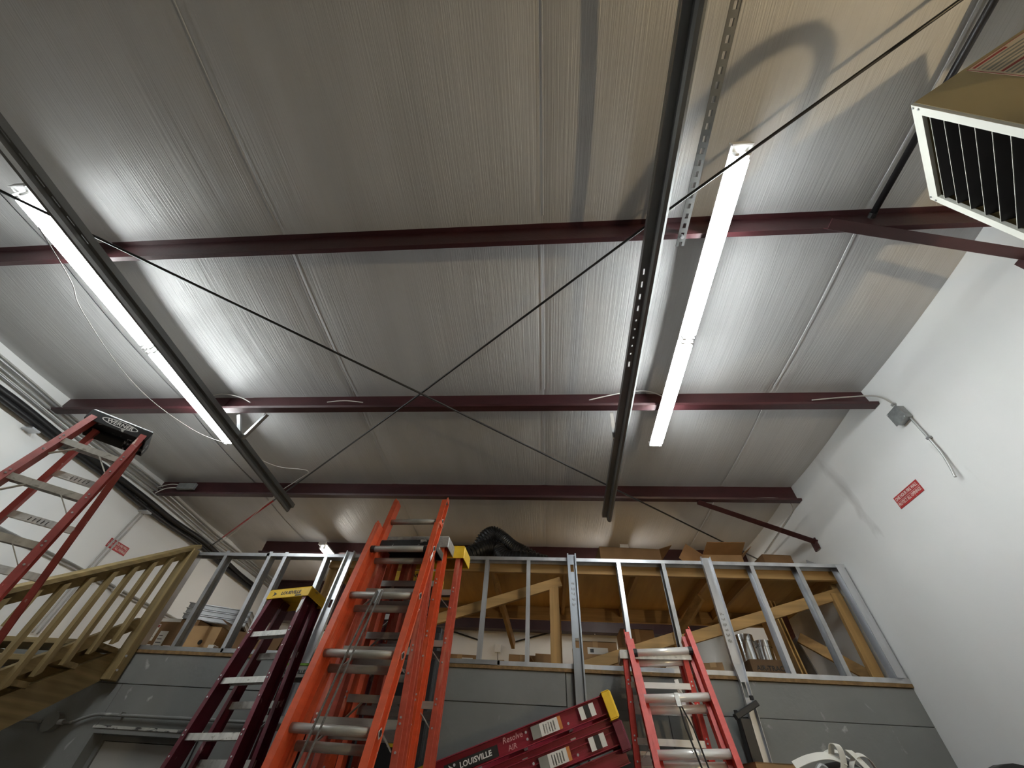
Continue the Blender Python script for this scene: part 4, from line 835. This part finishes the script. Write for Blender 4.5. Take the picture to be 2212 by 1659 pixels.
# on top of the loft
ZT = ZL+.103
hp_ = [(-1.15, 4.95, ZT+.10), (-.95, 4.75, ZT+.15), (-.80, 4.5, ZT+.26), (-.70, 4.42, ZT+.42), (-.60, 4.45, ZT+.50), (-.49, 4.47, ZT+.44), (-.36, 4.45, ZT+.33), (-.20, 4.42, ZT+.24), (.04, 4.5, ZT+.13), (.18, 4.75, ZT+.12), (-.05, 5.0, ZT+.22), (-.25, 5.0, ZT+.40), (-.5, 4.85, ZT+.44), (-.78, 4.75, ZT+.30), (-1.0, 4.5, ZT+.16), (-1.05, 4.25, ZT+.11), (-.85, 4.2, ZT+.12), (-.68, 4.3, ZT+.25), (-.55, 4.36, ZT+.28), (-.42, 4.30, ZT+.15), (-.2, 4.22, ZT+.11), (.02, 4.3, ZT+.10)]
pts = spline(hp_, 26); ring = [(.094 if (k % 4) < 2 else .081) for k in range(len(pts))]
tag(MB().tube(pts, ring, 16).build('flexible_duct_hose', M['hose'], None, org=(-.5, 4.6, ZT), smooth=True), 'heap of black corrugated flexible hose on top of the loft', 'hose')
carton('flat carton lying on the loft in front of the right mezzanine lamp', (.93, 4.55, ZT), (.66, .5, .30), .06, 'card_dark', flaps=(('r', 70, .16),), tape=False)
carton('open carton with spread flaps on the loft above the bent stud', (2.02, 4.72, ZT), (.42, .4, .34), -.03, 'card', flaps=(('f', 78, .22), ('l', 50, .2), ('r', 55, .18), ('b', 20, .2)), open_top=True)
carton('low carton on the loft near the right wall', (2.50, 4.5, ZT), (.30, .3, .28), .05, 'card_dark', tape=False)
tag(MB().bar((2.64, 4.10, ZT+.004), (2.70, 4.16, ZT+.134), .07, .004, (0, 1, 0)).build('stud_offcut', M['galv'], None, org=(2.64, 4.1, ZT)), 'short galvanised offcut standing on the loft at the right wall', 'offcut')

# ---------------------------------------------------------------- bottom right: shelf with carton, straps and reel
sh = wroot('storage_shelf', (1.75, 3.2, 0)); tag(sh, 'low steel shelf below the picture edge carrying the straps and carton', 'shelf')
MB().bb((1.20, 2.95, 1.70), (2.75, 3.45, 1.72)).build('shelf_top', M['galv_dull'], sh)
for x in (1.22, 2.73):
    for y in (2.97, 3.43): MB().bb((x-.02, y-.02, 0), (x+.02, y+.02, 1.70)).build('post', M['galv_dull'], sh)
b3 = carton('carton with handwriting at the bottom edge beside the white straps', (1.325, 3.33, 1.72), (.23, .22, .345), .02, 'card', tape=False)
for k in range(7): MB().plate([(-.05+.02*k+dx, -.1205, .295+.02*dz) for dx, dz in ((0, 0), (.003, 0), (.012, 1), (.009, 1))], (0, -.0006, 0)).build('marker_stroke', M['ink'], b3)
sb = wroot('strap_bundle', (1.60, 3.05, 1.72)); tag(sb, 'tangle of off white webbing straps at the bottom right', 'strap')
def ribbon(pts, wd, m, nm, axis=(0, 1, 0)):
    pts = spline(pts, 8); mb = MB(); ax = Vector(axis).normalized(); n = len(pts)
    for k in range(n-1):
        a, b = pts[k], pts[k+1]; d = (b-a).normalized(); nn = d.cross(ax).normalized()*.0025
        mb.add([a-ax*wd/2, a+ax*wd/2, b+ax*wd/2, b-ax*wd/2, a-ax*wd/2+nn, a+ax*wd/2+nn, b+ax*wd/2+nn, b-ax*wd/2+nn], [(0, 1, 2, 3), (7, 6, 5, 4), (0, 4, 5, 1), (1, 5, 6, 2), (2, 6, 7, 3), (3, 7, 4, 0)])
    mb.build(nm, m, sb)
ribbon([(1.33, 3.0, 2.045), (1.42, 3.0, 2.075), (1.52, 3.0, 2.09), (1.60, 3.0, 2.07)], .05, M['strap'], 'strap', (.1, 1, .8))
ribbon([(1.53, 2.98, 1.98), (1.585, 2.98, 2.07), (1.59, 2.98, 2.13), (1.57, 3.0, 2.14), (1.555, 3.03, 2.09)], .045, M['strap'], 'strap', (1, .5, 0))
ribbon([(1.52, 3.06, 2.09), (1.60, 3.05, 2.115), (1.68, 3.03, 2.06), (1.72, 3.0, 2.0)], .045, M['strap'], 'strap', (.2, 1, .5))
ribbon([(1.60, 3.0, 1.98), (1.63, 3.0, 2.06), (1.68, 3.0, 2.10), (1.74, 3.02, 2.09), (1.78, 3.05, 2.02)], .045, M['strap'], 'strap', (.2, 1, .4))
ribbon([(1.73, 2.96, 1.98), (1.67, 2.98, 2.08), (1.645, 3.0, 2.12), (1.66, 3.03, 2.10)], .045, M['strap'], 'strap', (1, .4, 0))
ribbon([(1.45, 3.08, 2.02), (1.58, 3.09, 2.06), (1.72, 3.09, 2.065), (1.82, 3.08, 1.98)], .06, M['blackpl'], 'black_strap', (0, 1, .4))
MB().bb((1.40, 3.0, 1.72), (1.85, 3.2, 1.99)).build('bin', M['blackpl'], sb, bevel=.02)
MB().tube(spline([(1.42, 2.98, 2.02), (1.46, 2.98, 2.05), (1.50, 2.98, 2.02)], 6), .012, 8).build('buckle', M['galv_dull'], sb)
rl2 = wroot('cable_reel', (2.52, 3.1, 1.72)); tag(rl2, 'black round reel peeking in at the bottom right corner', 'reel')
MB().cyl((2.50, 3.06, 1.92), (2.50, 3.14, 1.92), .19, 28).build('drum', M['blackpl'], rl2, smooth=True); MB().bb((2.38, 3.02, 1.72), (2.62, 3.18, 1.75)).build('foot', M['blackpl'], rl2)

# tall black cabinet added to darken the gap behind the ladders
kb = wroot('dark_filler', (-1.15, 3.62, 0)); tag(kb, 'added tall black cabinet with yellow stickers behind the orange ladders', 'filler')
MB().bb((-1.50, 3.42, 0), (-.80, 3.84, 2.74)).build('filler_body', M['blackpl'], kb, bevel=.01)
for a, b in ((-1.49, -1.155), (-1.145, -.81)):
    d_ = MB().bb((a, 3.402, .08), (b, 3.418, 2.70)).build('filler_door', M['blackpl'], kb, bevel=.004)
    MB().bb((a+.29 if a < -1.3 else a+.02, 3.385, 1.2), (a+.31 if a < -1.3 else a+.04, 3.402, 1.4)).build('filler_handle', M['galv_dull'], d_)
for x, z, w_, h_ in ((-1.02, 2.18, .05, .10), (-1.04, 2.04, .05, .13)): MB().bb((x, 3.400, z), (x+w_, 3.402, z+h_)).build('yellow_sticker', M['yellow'], kb)
MB().bb((-1.10, 3.400, 2.36), (-1.06, 3.402, 2.50)).build('grey_sticker', M['ink_grey'], kb)
